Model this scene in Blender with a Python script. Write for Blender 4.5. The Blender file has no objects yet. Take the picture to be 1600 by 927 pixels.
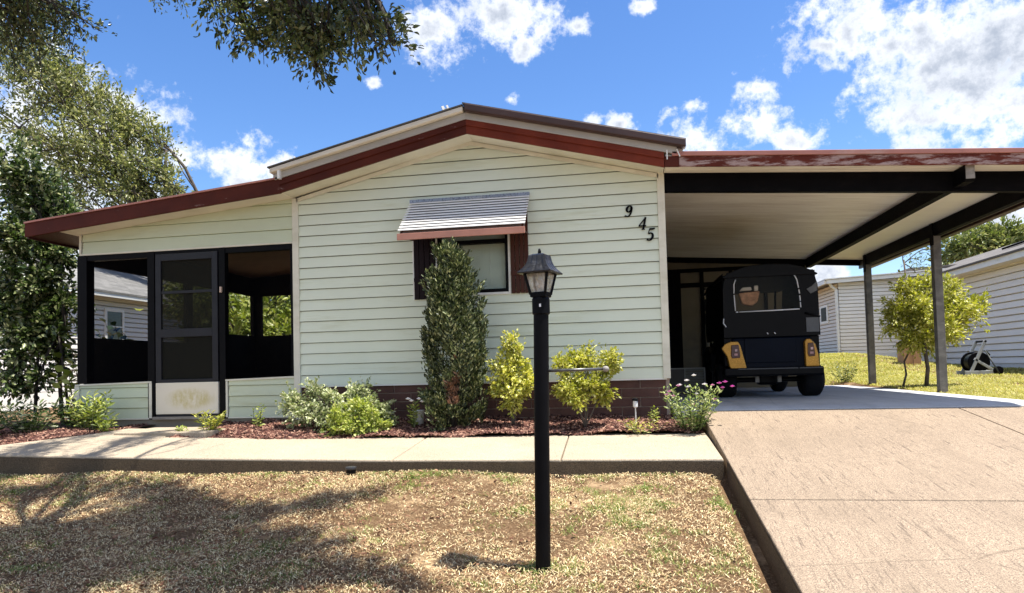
import bpy, math, random
import numpy as np
from mathutils import Vector, Matrix
random.seed(7)
RNG = np.random.default_rng(7)
C = bpy.context.scene.collection
R = math.radians
scene = bpy.context.scene

# ------------------------------------------------------------------ camera
YAW, PIT, ROL = .164509, .037455, -.025575
cam_d = bpy.data.cameras.new('camera')
cam = bpy.data.objects.new('camera', cam_d); C.objects.link(cam)
fw = Vector((-math.sin(YAW)*math.cos(PIT), math.cos(YAW)*math.cos(PIT), math.sin(PIT)))
r0 = Vector((math.cos(YAW), math.sin(YAW), 0)); u0 = r0.cross(fw)
rt = math.cos(ROL)*r0 + math.sin(ROL)*u0
up = -math.sin(ROL)*r0 + math.cos(ROL)*u0
m = Matrix((rt, up, -fw)).transposed().to_4x4(); m.translation = Vector((0, 0, .46))
cam.matrix_world = m
cam_d.sensor_width = 36; cam_d.lens = 36*1057.7/1600; cam_d.shift_y = (537.3-463.5)/1600
cam_d.clip_start = .05; cam_d.clip_end = 1500
scene.camera = cam

# ------------------------------------------------------------------ light and sky
SUN_EL = 71.5; SUN_AZ = -7.5          # degrees; azimuth counted from +X towards +Y
sd = Vector((math.cos(R(SUN_EL))*math.cos(R(SUN_AZ)), math.cos(R(SUN_EL))*math.sin(R(SUN_AZ)), math.sin(R(SUN_EL))))
sl = bpy.data.lights.new('sun', 'SUN'); sl.energy = 4.9; sl.angle = R(.53); sl.color = (1, .955, .88)
so = bpy.data.objects.new('sun', sl); C.objects.link(so); so.rotation_euler = sd.to_track_quat('Z', 'Y').to_euler(); so.location = (6, 2, 20)
scene.view_settings.view_transform = 'Standard'; scene.view_settings.look = 'None'
scene.view_settings.exposure = .97; scene.view_settings.gamma = 1

world = bpy.data.worlds.new('World'); scene.world = world; world.use_nodes = True
wt = world.node_tree; wt.nodes.clear(); WN = wt.nodes; WL = wt.links
def wn(t, **k):
    n = WN.new(t)
    for a, b in k.items(): setattr(n, a, b)
    return n
def pix_dir(x, y):
    return (fw*1057.7 + rt*(x-800) + up*(537.3-y)).normalized()
sky = wn('ShaderNodeTexSky', sky_type='NISHITA', sun_disc=False, sun_elevation=R(SUN_EL), sun_rotation=R(90-SUN_AZ), air_density=1.0, dust_density=.6, ozone_density=2.5)
tc = wn('ShaderNodeTexCoord')
hs = wn('ShaderNodeHueSaturation'); hs.inputs['Saturation'].default_value = 1.25; hs.inputs['Hue'].default_value = .508; hs.inputs['Value'].default_value = 1.0
WL.new(sky.outputs[0], hs.inputs['Color'])
wmul = wn('ShaderNodeVectorMath', operation='SCALE'); wmul.inputs['Scale'].default_value = .113
WL.new(hs.outputs[0], wmul.inputs[0])
def noise(scale, detail, rough, off=(0, 0, 0), vec=None):
    mp = wn('ShaderNodeMapping'); mp.inputs['Location'].default_value = off
    WL.new(vec or tc.outputs['Generated'], mp.inputs[0])
    n = wn('ShaderNodeTexNoise'); n.inputs['Scale'].default_value = scale; n.inputs['Detail'].default_value = detail
    n.inputs['Roughness'].default_value = rough
    WL.new(mp.outputs[0], n.inputs['Vector']); return n.outputs['Fac']
def wmath(op, a, b=None, c=None, clamp=False):
    n = wn('ShaderNodeMath', operation=op, use_clamp=clamp)
    for i, v in enumerate((a, b, c)):
        if v is None: continue
        if isinstance(v, (int, float)): n.inputs[i].default_value = v
        else: WL.new(v, n.inputs[i])
    return n.outputs[0]
# cumulus fields: the direction of each bank of cloud and its angular half-sizes (x, y)
CL = [(1500, 60, 165, 95), (1560, 165, 160, 80), (1420, 60, 65, 66), (1610, 40, 120, 120), (1150, 195, 95, 52), (1240, 222, 90, 44), (1115, 215, 60, 40), (1090, 165, 30, 20),
      (968, 194, 26, 22), (930, 190, 14, 12), (670, 38, 62, 46), (780, 26, 95, 38), (820, 75, 22, 22), (583, 130, 17, 9), (380, 262, 52, 46), (285, 240, 42, 30), (1000, 12, 18, 14),
      (200, 200, 95, 70), (60, 240, 120, 130), (110, 330, 110, 70), (1290, 70, 26, 12), (1325, 55, 20, 30), (1190, 135, 34, 12), (798, 155, 12, 10), 
      (1290, 420, 36, 60), (1590, 340, 90, 34), (905, 40, 20, 14), (1105, 222, 60, 22), (150, 480, 200, 60), (1045, 215, 22, 12)]
masks = None
for (x, y, a, b) in CL:
    c = pix_dir(x, y); ax = rt; ay = c.cross(rt).normalized(); axn = ay.cross(c).normalized()
    sub = wn('ShaderNodeVectorMath', operation='SUBTRACT'); WL.new(tc.outputs['Generated'], sub.inputs[0]); sub.inputs[1].default_value = c
    comps = []
    for v, s in ((axn, a/1057.7), (ay, b/1057.7), (c, .25)):
        d = wn('ShaderNodeVectorMath', operation='DOT_PRODUCT'); WL.new(sub.outputs[0], d.inputs[0]); d.inputs[1].default_value = v/s
        comps.append(wmath('MULTIPLY', d.outputs['Value'], d.outputs['Value']))
    s = wmath('ADD', wmath('ADD', comps[0], comps[1]), comps[2])
    mk = wmath('SUBTRACT', 1.0, wmath('SQRT', s))
    mk = wmath('MAXIMUM', mk, -2.0)
    masks = mk if masks is None else wmath('SMOOTH_MAX', masks, mk, .25)
n1 = noise(7, 12, .62, (3.1, 1.7, .4)); n2 = noise(22, 8, .62, (7.7, 2.2, 5)); 
f = wmath('ADD', masks, wmath('MULTIPLY', wmath('SUBTRACT', n1, .5), 3.9))
f = wmath('ADD', f, wmath('MULTIPLY', wmath('SUBTRACT', n2, .5), 2.4))
n4 = noise(55, 6, .65, (1.7, 3.3, 2)); f = wmath('ADD', f, wmath('MULTIPLY', wmath('SUBTRACT', n4, .5), 1.8))
# scattered cloud in the part of the sky behind and above the camera, which also lights the place
n3 = noise(2.2, 9, .6, (11, 4, 2))
sepw = wn('ShaderNodeSeparateXYZ'); WL.new(tc.outputs['Generated'], sepw.inputs[0])
behind = wmath('MULTIPLY', wmath('SUBTRACT', n3, .5), 6.0)
bm = wn('ShaderNodeMapRange'); bm.inputs['From Min'].default_value = .1; bm.inputs['From Max'].default_value = -.3; bm.inputs['To Min'].default_value = -3; bm.inputs['To Max'].default_value = .35
WL.new(sepw.outputs['Y'], bm.inputs['Value'])
f = wmath('MAXIMUM', f, wmath('ADD', behind, bm.outputs[0]))
cov = wn('ShaderNodeMapRange', interpolation_type='SMOOTHSTEP'); cov.inputs['From Min'].default_value = -.12; cov.inputs['From Max'].default_value = .75
WL.new(f, cov.inputs['Value'])
shade = noise(9, 8, .6, (3.1, 1.7, .48))
thick = wn('ShaderNodeMapRange', interpolation_type='SMOOTHSTEP'); thick.inputs['From Min'].default_value = .25; thick.inputs['From Max'].default_value = 1.9
WL.new(wmath('ADD', f, wmath('MULTIPLY', wmath('SUBTRACT', shade, .5), 2.4)), thick.inputs['Value'])
cc = wn('ShaderNodeMix', data_type='RGBA'); cc.inputs['A'].default_value = (.60, .62, .66, 1); cc.inputs['B'].default_value = (.26, .295, .36, 1)
WL.new(thick.outputs[0], cc.inputs['Factor'])
mx = wn('ShaderNodeMix', data_type='RGBA'); WL.new(cov.outputs[0], mx.inputs['Factor']); WL.new(wmul.outputs[0], mx.inputs['A']); WL.new(cc.outputs['Result'], mx.inputs['B'])
bg = wn('ShaderNodeBackground'); bg.inputs['Strength'].default_value = 1.0; WL.new(mx.outputs['Result'], bg.inputs['Color'])
wo = wn('ShaderNodeOutputWorld'); WL.new(bg.outputs[0], wo.inputs[0])
# the sky texture is scaled by .11 (its strength), the clouds keep their own brightness

# ------------------------------------------------------------------ helpers
ORG = {}
def tag(o, label=None, cat=None, group=None, kind=None):
    if label: o['label'] = label
    if cat: o['category'] = cat
    if group: o['group'] = group
    if kind: o['kind'] = kind
    return o
def thing(name, label, cat, loc=(0, 0, 0), group=None):
    o = bpy.data.objects.new(name, None); C.objects.link(o); o.location = loc; o.empty_display_size = .1
    ORG[o] = np.array(loc, float); return tag(o, label, cat, group)
def link_mesh(name, me, mat, parent=None):
    o = bpy.data.objects.new(name, me); C.objects.link(o); me.materials.append(mat)
    if parent is not None: o.parent = parent; ORG[o] = ORG[parent]
    else: ORG[o] = np.zeros(3)
    return o
def each(name, mat, parent, boxes, bevel=0):
    for q in boxes: MB().box(*q).build(name, mat, parent, bevel=bevel)
class MB:
    def __init__(s): s.v = []; s.f = []
    def add(s, vs, fs):
        n = len(s.v); s.v += [tuple(v) for v in vs]; s.f += [tuple(i+n for i in f) for f in fs]; return s
    def box(s, x0, x1, y0, y1, z0, z1):
        return s.add([(x0,y0,z0),(x1,y0,z0),(x1,y1,z0),(x0,y1,z0),(x0,y0,z1),(x1,y0,z1),(x1,y1,z1),(x0,y1,z1)],
                     [(0,3,2,1),(4,5,6,7),(0,1,5,4),(1,2,6,5),(2,3,7,6),(3,0,4,7)])
    def beam(s, p, q, w, h, upv=(0, 0, 1)):
        p, q = Vector(p), Vector(q); d = (q-p).normalized(); u = Vector(upv); sd_ = d.cross(u)
        if sd_.length < 1e-4: sd_ = d.cross(Vector((1, 0, 0)))
        sd_.normalize(); u = sd_.cross(d).normalized(); a = sd_*w/2; b = u*h/2
        return s.add([p-a-b, p+a-b, p+a+b, p-a+b, q-a-b, q+a-b, q+a+b, q-a+b], [(0,1,2,3),(7,6,5,4),(0,4,5,1),(1,5,6,2),(2,6,7,3),(3,7,4,0)])
    def prism(s, poly, ax, a, b):
        """poly in the plane normal to ax ('x': (y,z), 'y': (x,z), 'z': (x,y)), from a to b"""
        def P(p, t): return {'x': (t, p[0], p[1]), 'y': (p[0], t, p[1]), 'z': (p[0], p[1], t)}[ax]
        n = len(poly); vs = [P(p, a) for p in poly]+[P(p, b) for p in poly]
        return s.add(vs, [tuple(range(n)), tuple(range(2*n-1, n-1, -1))]+[((i+1) % n, i, n+i, n+(i+1) % n) for i in range(n)])
    def tube(s, pts, rad, n=8, cap=True):
        pts = [Vector(p) for p in pts]; k = len(pts)
        if isinstance(rad, (int, float)): rad = [rad]*k
        ref = Vector((.3, .2, .93)); vs = []; fs = []
        for i, p in enumerate(pts):
            d = (pts[min(i+1, k-1)]-pts[max(i-1, 0)]).normalized()
            a = d.cross(ref)
            if a.length < .05: a = d.cross(Vector((1, 0, 0)))
            a.normalize(); b = d.cross(a); ref = b.cross(d) if False else ref
            for j in range(n):
                t = 2*math.pi*j/n; vs.append(p+(a*math.cos(t)+b*math.sin(t))*rad[i])
        for i in range(k-1):
            for j in range(n): fs.append((i*n+j, i*n+(j+1) % n, (i+1)*n+(j+1) % n, (i+1)*n+j))
        if cap: fs.append(tuple(range(n-1, -1, -1))); fs.append(tuple((k-1)*n+j for j in range(n)))
        return s.add(vs, fs)
    def lathe(s, prof, c, ax='z', n=24):
        vs = []; fs = []; k = len(prof)
        for (r, h) in prof:
            for j in range(n):
                t = 2*math.pi*j/n; a, b = r*math.cos(t), r*math.sin(t)
                vs.append({'z': (c[0]+a, c[1]+b, c[2]+h), 'x': (c[0]+h, c[1]+a, c[2]+b), 'y': (c[0]+a, c[1]+h, c[2]+b)}[ax])
        for i in range(k-1):
            for j in range(n): fs.append((i*n+j, i*n+(j+1) % n, (i+1)*n+(j+1) % n, (i+1)*n+j))
        fs.append(tuple(range(n-1, -1, -1))); fs.append(tuple((k-1)*n+j for j in range(n)))
        return s.add(vs, fs)
    def build(s, name, mat, parent=None, smooth=False, bevel=0, seg=2, sub=0):
        o_ = ORG[parent] if parent is not None else np.zeros(3)
        me = bpy.data.meshes.new(name); me.from_pydata([(v[0]-o_[0], v[1]-o_[1], v[2]-o_[2]) for v in s.v], [], s.f); me.update()
        import bmesh
        bm_ = bmesh.new(); bm_.from_mesh(me); bmesh.ops.recalc_face_normals(bm_, faces=bm_.faces); bm_.to_mesh(me); bm_.free()
        if smooth: me.polygons.foreach_set('use_smooth', [True]*len(me.polygons))
        o = link_mesh(name, me, mat, parent)
        if bevel: 
            b = o.modifiers.new('bevel', 'BEVEL'); b.width = bevel; b.segments = seg; b.limit_method = 'ANGLE'; b.angle_limit = R(35)
        if sub: 
            b = o.modifiers.new('sub', 'SUBSURF'); b.levels = sub; b.render_levels = sub
        return o
def np_mesh(name, V, F, mat, parent=None, smooth=False):
    """V (n,3) float, F (m,k) int"""
    V = np.asarray(V, float)
    if parent is not None: V = V-ORG[parent]
    me = bpy.data.meshes.new(name); k = F.shape[1]
    me.vertices.add(len(V)); me.vertices.foreach_set('co', V.astype(np.float32).ravel())
    me.loops.add(F.size); me.loops.foreach_set('vertex_index', F.astype(np.int32).ravel())
    me.polygons.add(len(F)); me.polygons.foreach_set('loop_start', np.arange(0, F.size, k, dtype=np.int32)); me.polygons.foreach_set('loop_total', np.full(len(F), k, dtype=np.int32))
    if smooth: me.polygons.foreach_set('use_smooth', np.ones(len(F), bool))
    me.update(calc_edges=True); me.validate()
    return link_mesh(name, me, mat, parent)

# ------------------------------------------------------------------ materials
class NT:
    def __init__(s, name):
        s.m = bpy.data.materials.new(name); s.m.use_nodes = True; s.t = s.m.node_tree; s.n = s.t.nodes; s.l = s.t.links
        s.b = s.n['Principled BSDF']; s.out = s.n['Material Output']; s.tc = s.n.new('ShaderNodeTexCoord')
    def map(s, scale=(1, 1, 1), rot=(0, 0, 0), loc=(0, 0, 0), world=True):
        mp = s.n.new('ShaderNodeMapping'); mp.inputs['Scale'].default_value = scale; mp.inputs['Rotation'].default_value = rot; mp.inputs['Location'].default_value = loc
        if world:
            g = s.n.new('ShaderNodeNewGeometry'); s.l.new(g.outputs['Position'], mp.inputs[0])
        else: s.l.new(s.tc.outputs['Object'], mp.inputs[0])
        return mp.outputs[0]
    def noise(s, scale, detail=5, rough=.55, vec=None):
        n = s.n.new('ShaderNodeTexNoise'); n.inputs['Scale'].default_value = scale; n.inputs['Detail'].default_value = detail; n.inputs['Roughness'].default_value = rough
        s.l.new(vec or s.map(), n.inputs['Vector']); return n.outputs['Fac']
    def ramp(s, fac, stops):
        r = s.n.new('ShaderNodeValToRGB'); e = r.color_ramp.elements
        while len(e) < len(stops): e.new(.5)
        for i, (p, c) in enumerate(stops): e[i].position = p; e[i].color = (*c, 1) if len(c) == 3 else c
        s.l.new(fac, r.inputs[0]); return r.outputs[0]
    def mr(s, v, a, b, c=0, d=1):
        n = s.n.new('ShaderNodeMapRange'); n.inputs['From Min'].default_value = a; n.inputs['From Max'].default_value = b; n.inputs['To Min'].default_value = c; n.inputs['To Max'].default_value = d
        s.l.new(v, n.inputs['Value']); return n.outputs[0]
    def math(s, op, a, b=None):
        n = s.n.new('ShaderNodeMath'); n.operation = op
        for i, v in enumerate((a, b)):
            if v is None: continue
            if isinstance(v, (int, float)): n.inputs[i].default_value = v
            else: s.l.new(v, n.inputs[i])
        return n.outputs[0]
    def mix(s, fac, a, b, mode='MIX'):
        n = s.n.new('ShaderNodeMix'); n.data_type = 'RGBA'; n.blend_type = mode
        for k, v in (('Factor', fac), ('A', a), ('B', b)):
            if isinstance(v, (int, float)): n.inputs[k].default_value = v
            elif isinstance(v, tuple): n.inputs[k].default_value = (*v, 1)
            else: s.l.new(v, n.inputs[k])
        return n.outputs['Result']
    def bump(s, h, strength=.3, dist=.01):
        b = s.n.new('ShaderNodeBump'); b.inputs['Strength'].default_value = strength; b.inputs['Distance'].default_value = dist
        s.l.new(h, b.inputs['Height']); s.l.new(b.outputs[0], s.b.inputs['Normal'])
    def col(s, c):
        if isinstance(c, tuple): s.b.inputs['Base Color'].default_value = (*c, 1)
        else: s.l.new(c, s.b.inputs['Base Color'])
        return s
    def rough(s, v):
        if isinstance(v, (int, float)): s.b.inputs['Roughness'].default_value = v
        else: s.l.new(v, s.b.inputs['Roughness'])
        return s
def paint(name, c, var=.12, scale=4, rough=.5, dirt=None, bump=.05, metal=0, spec=.5, fine=60):
    k = NT(name); n = k.noise(scale, 6, .6); n2 = k.noise(fine, 3, .5)
    lo = tuple(x*(1-var) for x in c); hi = tuple(min(1, x*(1+var*.6)) for x in c)
    col = k.ramp(n, [(.3, lo), (.7, hi)])
    if dirt: col = k.mix(k.mr(k.noise(scale*.6, 8, .65, k.map((1, 1, 2.5))), .52, .75, 0, .6), col, dirt)
    k.col(col).rough(k.mr(n2, .3, .7, max(0, rough-.08), min(1, rough+.08))); k.b.inputs['Metallic'].default_value = metal; k.b.inputs['Specular IOR Level'].default_value = spec
    if bump: k.bump(n2, bump, .004)
    return k.m
def leafmat(name, cols, trans=.35, rough=.45, spec=.5):
    k = NT(name); g = k.n.new('ShaderNodeNewGeometry')
    c = k.ramp(g.outputs['Random Per Island'], [(i/(len(cols)-1), x) for i, x in enumerate(cols)])
    c = k.mix(k.mr(k.noise(1.6, 3, .5), .35, .65, 0, .45), c, tuple(x*.75 for x in cols[0]))
    k.col(c).rough(rough); k.b.inputs['Specular IOR Level'].default_value = spec
    tr = k.n.new('ShaderNodeBsdfTranslucent'); h = k.n.new('ShaderNodeHueSaturation'); h.inputs['Value'].default_value = 1.5; h.inputs['Saturation'].default_value = 1.15
    k.l.new(c, h.inputs['Color']); k.l.new(h.outputs[0], tr.inputs['Color'])
    ms = k.n.new('ShaderNodeMixShader'); ms.inputs[0].default_value = trans
    k.l.new(k.b.outputs[0], ms.inputs[1]); k.l.new(tr.outputs[0], ms.inputs[2]); k.l.new(ms.outputs[0], k.out.inputs['Surface'])
    return k.m
def screenmat(name, c=(.012, .013, .016), dens=.45):
    k = NT(name); k.col(c).rough(.8); k.b.inputs['Specular IOR Level'].default_value = .03
    t = k.n.new('ShaderNodeBsdfTransparent'); ms = k.n.new('ShaderNodeMixShader'); ms.inputs[0].default_value = dens
    k.l.new(t.outputs[0], ms.inputs[1]); k.l.new(k.b.outputs[0], ms.inputs[2]); k.l.new(ms.outputs[0], k.out.inputs['Surface']); return k.m
def glassmat(name, tint=(.8, .85, .85), dens=.15, rough=.03):
    k = NT(name); k.col((.02, .02, .02)).rough(rough); k.b.inputs['Specular IOR Level'].default_value = .9
    t = k.n.new('ShaderNodeBsdfTransparent'); t.inputs['Color'].default_value = (*tint, 1)
    ms = k.n.new('ShaderNodeMixShader'); ms.inputs[0].default_value = dens
    k.l.new(t.outputs[0], ms.inputs[1]); k.l.new(k.b.outputs[0], ms.inputs[2]); k.l.new(ms.outputs[0], k.out.inputs['Surface']); return k.m

def siding_mat(name, c, algae, amt=.5):
    k = NT(name)
    base = k.ramp(k.noise(1.1, 5, .6), [(.3, tuple(x*.92 for x in c)), (.7, c)])
    # mould and run-off stains, stretched along the boards
    st = k.noise(1.3, 8, .7, k.map((.55, 1, 5.5)))
    base = k.mix(k.mr(st, .56, .78, 0, amt), base, algae)
    sm = k.noise(3.2, 9, .75, k.map((.35, 1, 9), loc=(5, 0, 3)))
    base = k.mix(k.mr(sm, .66, .8, 0, .45), base, (.20, .22, .17))
    grain = k.noise(30, 4, .6, k.map((.12, 1, 4)))
    base = k.mix(k.mr(grain, .35, .7, 0, .10), base, tuple(x*.7 for x in c))
    k.col(base).rough(.62); k.bump(grain, .12, .004); return k.m
M = {}
M['siding'] = siding_mat('house_siding', (.74, .80, .655), (.48, .50, .29), .7)
M['siding_olive'] = siding_mat('porch_siding', (.60, .66, .48), (.42, .43, .22), .8)  # darker, more olive tone than the front wall
M['lapshade_dirt'] = paint('board_edge_shade_grime', (.28, .30, .22), .3, 6, .8, (.12, .12, .08))  # lap shadow lines painted in, together with grime in the laps
M['cream'] = paint('cream_trim', (.72, .70, .58), .1, 3, .5, (.45, .42, .28))
M['cream_dirty'] = paint('cream_soffit', (.74, .69, .58), .12, 2, .6, (.5, .44, .3))
M['white'] = paint('white_trim', (.82, .82, .78), .06, 5, .45, (.55, .53, .42))
M['black'] = paint('black_paint', (.003, .003, .004), .3, 8, .5, spec=.10)
M['darkbeam'] = paint('dark_beam_paint', (.003, .003, .004), .3, 6, .6, (.010, .008, .009), spec=.05)
M['weathered'] = paint('weathered_wood', (.27, .25, .22), .3, 9, .8, (.12, .1, .08), .3)
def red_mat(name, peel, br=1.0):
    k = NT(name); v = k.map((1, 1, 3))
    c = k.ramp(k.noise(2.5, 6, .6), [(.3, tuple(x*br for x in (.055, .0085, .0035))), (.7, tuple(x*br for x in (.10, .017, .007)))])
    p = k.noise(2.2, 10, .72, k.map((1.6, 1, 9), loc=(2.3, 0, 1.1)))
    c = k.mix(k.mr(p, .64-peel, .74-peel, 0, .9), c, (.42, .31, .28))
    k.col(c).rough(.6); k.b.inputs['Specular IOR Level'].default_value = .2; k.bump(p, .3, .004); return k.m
M['red'] = red_mat('red_fascia_paint', .0); M['redlit'] = red_mat('sunlit_red_fascia_paint', .0, 2.0)  # redlit: same red made brighter, grazing sun painted into the right rake
M['redpeel'] = red_mat('peeling_red_fascia_paint', .17, 1.5)
M['redmetal'] = paint('faded_red_flashing', (.40, .17, .135), .2, 3, .45, (.5, .4, .35), spec=.3)
M['gutterbrown'] = paint('dark_brown_gutter', (.05, .022, .018), .3, 3, .4, (.13, .09, .07))
M['shutter'] = paint('maroon_shutter', (.060, .018, .010), .2, 6, .5, spec=.2)
M['shutter_shaded'] = paint('shaded_shutter', (.010, .003, .004), .2, 6, .5, spec=.15)  # left shutter: its shade is put into a darker copy of the maroon
M['alu'] = paint('aluminium_slats', (.82, .81, .79), .06, 6, .4, (.6, .55, .5), .05, 0)
M['awnred'] = paint('awning_faded_red', (.48, .22, .16), .15, 5, .5, (.45, .3, .25))
M['rooftop'] = paint('roof_shingle', (.12, .11, .10), .3, 12, .9, None, .5)
M['shingle'] = None
def concrete(name, c, dark, streak=0, speck=.3, big=1.2, stain=.4):
    k = NT(name)
    n = k.noise(big, 8, .65); base = k.ramp(n, [(.28, tuple(x*.8 for x in c)), (.55, c), (.8, tuple(min(1, x*1.14) for x in c))])
    ag = k.noise(160, 4, .75); base = k.mix(k.mr(ag, .47, .60, 0, speck), base, dark)
    ag2 = k.noise(120, 3, .7, k.map(loc=(3, 5, 1))); base = k.mix(k.mr(ag2, .53, .64, 0, speck), base, tuple(min(1, x*1.45) for x in c))
    base = k.mix(k.mr(k.noise(22, 6, .75), .5, .72, 0, speck*.6), base, tuple(x*.72 for x in c))
    h = k.noise(70, 4, .7)
    if streak:
        s1 = k.noise(1, 4, .6, k.map((38, 3.6, 1), rot=(0, 0, R(-5))))
        s2 = k.noise(1, 3, .55, k.map((75, 7, 1), rot=(0, 0, R(-4)), loc=(4, 2, 0)))
        brk = k.mr(k.noise(2.6, 4, .6, k.map(loc=(1, 7, 0))), .42, .6, 0, 1)
        base = k.mix(k.math('MULTIPLY', k.mr(s1, .60, .66, 0, streak), brk), base, dark)
        base = k.mix(k.mr(s2, .60, .68, 0, streak*.7), base, dark)
        s3 = k.noise(1, 5, .7, k.map((5, .45, 1), rot=(0, 0, R(-3)), loc=(2, 0, 0))); base = k.mix(k.mr(s3, .48, .68, 0, .5), base, tuple(x*.62 for x in c))
        cr = k.n.new('ShaderNodeTexVoronoi'); cr.feature = 'DISTANCE_TO_EDGE'; cr.inputs['Scale'].default_value = .55; k.l.new(k.mix(.12, k.map(), k.n.new('ShaderNodeTexNoise').outputs['Color']), cr.inputs['Vector'])
        base = k.mix(k.mr(cr.outputs['Distance'], .0, .0022, .55, 0), base, tuple(x*.3 for x in c))
        h = k.math('SUBTRACT', h, k.mr(s1, .5, .7, 0, .8))
    st = k.noise(.7, 9, .7, k.map(loc=(9, 3, 0)))
    base = k.mix(k.mr(st, .52, .75, 0, stain), base, tuple(x*.55 for x in c))
    k.col(base).rough(.85); k.b.inputs['Specular IOR Level'].default_value = .25; k.bump(h, .5, .006); return k.m
M['drive'] = concrete('driveway_concrete', (.355, .272, .192), (.075, .055, .043), .70, .95, .8, .5)
M['walk'] = concrete('walkway_concrete', (.45, .375, .275), (.17, .125, .085), .0, .8, 1.4, .5)
M['slab'] = concrete('carport_slab_concrete', (.52, .53, .54), (.2, .2, .22), .35, .15, .8, .5)
M['found'] = concrete('foundation_concrete', (.27, .24, .19), (.12, .1, .08), .0, .2, 2, .6)
M['walkedge'] = concrete('shaded_dirty_concrete', (.12, .09, .058), (.012, .01, .008), .0, .9, 5, .8)  # edge faces: dirt plus painted-in shade in one dark tone
M['joint'] = paint('dark_joint_soil', (.03, .025, .02), .3, 20, .95)
M['brick'] = paint('brown_block', (.10, .045, .034), .3, 5, .8, (.05, .025, .02), .3)
M['mortar'] = paint('pale_mortar', (.36, .29, .24), .2, 15, .9)
M['asphalt'] = paint('street_asphalt', (.06, .06, .06), .3, 20, .9, None, .4)

# ------------------------------------------------------------------ ground
def gz(x, y):
    x = np.asarray(x, float); y = np.asarray(y, float)
    left = np.interp(y, [-60, -5, -2.2, -2, 0, 3.7, 5.5, 5.9, 6.7, 7.5, 12, 15, 20, 26, 60, 400], [-1.3, -1.3, -1.26, -1.14, -1.12, -.617, -.372, -.372, -.30, -.17, -.16, -.14, .25, .7, 1.5, 3.5])
    right = np.interp(y, [-60, -5, -2.2, -2, 0, 7.0, 7.5, 10, 13, 17, 22, 60, 400], [-1.3, -1.3, -1.26, -1.14, -1.10, -.12, -.05, -.02, .03, .13, .16, 1.2, 3.5])
    sm = lambda t: np.clip(t, 0, 1)**2*(3-2*np.clip(t, 0, 1))
    right = right+.50*sm((y-15)/7)*sm((9.8-x)/3.4)
    under = np.minimum(right, np.interp(y, [-60, -5, -2.2, -2, 0, 7.2, 7.6, 13.2, 13.6, 60, 400], [-1.3, -1.3, -1.26, -1.2, -1.2, -.16, -.14, -.14, -.0, 1.2, 3.5]))
    wl = sm((x-.5)/.25); wr = sm((x-3.98)/.12)
    wr = np.where(y < 7.45, sm((x-5.6)/.2), wr)
    base = left*(1-wl)+under*wl*(1-wr)+right*wl*wr
    b = .018*np.sin(x*1.7+y*.9)*np.sin(y*1.3-x*.6)+.010*np.sin(x*4.1+1)*np.sin(y*3.7)
    base = base-.05*np.clip((x-.62)/.08, 0, 1)*(y < 5.5)*(x < .9)-.035*np.clip((y-5.38)/.07, 0, 1)*(y < 6.3)*(x < .7)
    return base+b*np.where((x > .3) & (x < 5.7) & (y > -2), .2, 1)
def lawn_mat(name, dry, dry2, green, gscale, gthr):
    k = NT(name)
    n = k.noise(60, 6, .75); c = k.ramp(n, [(.3, tuple(x*.45 for x in dry)), (.5, dry), (.7, dry2)])
    n2 = k.noise(gscale, 6, .7)
    c = k.mix(k.mr(n2, gthr, gthr+.12, 0, .75), c, green)
    n3 = k.noise(2.3, 8, .7, k.map(loc=(4, 8, 0))); c = k.mix(k.mr(n3, .55, .7, 0, .5), c, tuple(x*.5 for x in dry))
    n4 = k.noise(1.7, 7, .7, k.map(loc=(14, 2, 0))); c = k.mix(k.mr(n4, .54, .66, 0, .65), c, tuple(min(1, x*1.5) for x in dry2))
    k.col(c).rough(.95); k.b.inputs['Specular IOR Level'].default_value = .1; k.bump(k.noise(110, 5, .8), .8, .02); return k.m
M['ground'] = lawn_mat('dry_lawn_soil', (.16, .095, .05), (.40, .28, .16), (.09, .11, .035), 1.1, .62)
xs = np.unique(np.concatenate([np.linspace(-400, -30, 20), np.linspace(-30, -8, 23), np.arange(-8, -.5, .12), np.arange(-.5, 1.2, .05), np.arange(1.2, 8, .12), np.linspace(8, 30, 30), np.linspace(30, 400, 20), [.48, .74, 5.7, 5.9]]))
ys = np.unique(np.concatenate([np.linspace(-60, -5, 10), np.arange(-5, 2.5, .4), np.arange(2.5, 8, .07), np.arange(8, 26, .4), np.linspace(26, 60, 15), np.linspace(60, 400, 12)]))
XX, YY = np.meshgrid(xs, ys); ZZ = gz(XX, YY); nx, ny = len(xs), len(ys)
idx = np.arange(nx*ny).reshape(ny, nx)
F = np.stack([idx[:-1, :-1], idx[:-1, 1:], idx[1:, 1:], idx[1:, :-1]], -1).reshape(-1, 4)
g = np_mesh('ground', np.stack([XX, YY, ZZ], -1).reshape(-1, 3), F, M['ground'], smooth=True); tag(g, kind='structure')
road = MB(); road.add([(-60, -9, -1.235), (60, -9, -1.235), (60, -2.3, -1.235), (-60, -2.3, -1.235)], [(0, 1, 2, 3)])
tag(road.build('road', M['asphalt']), kind='structure')

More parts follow.
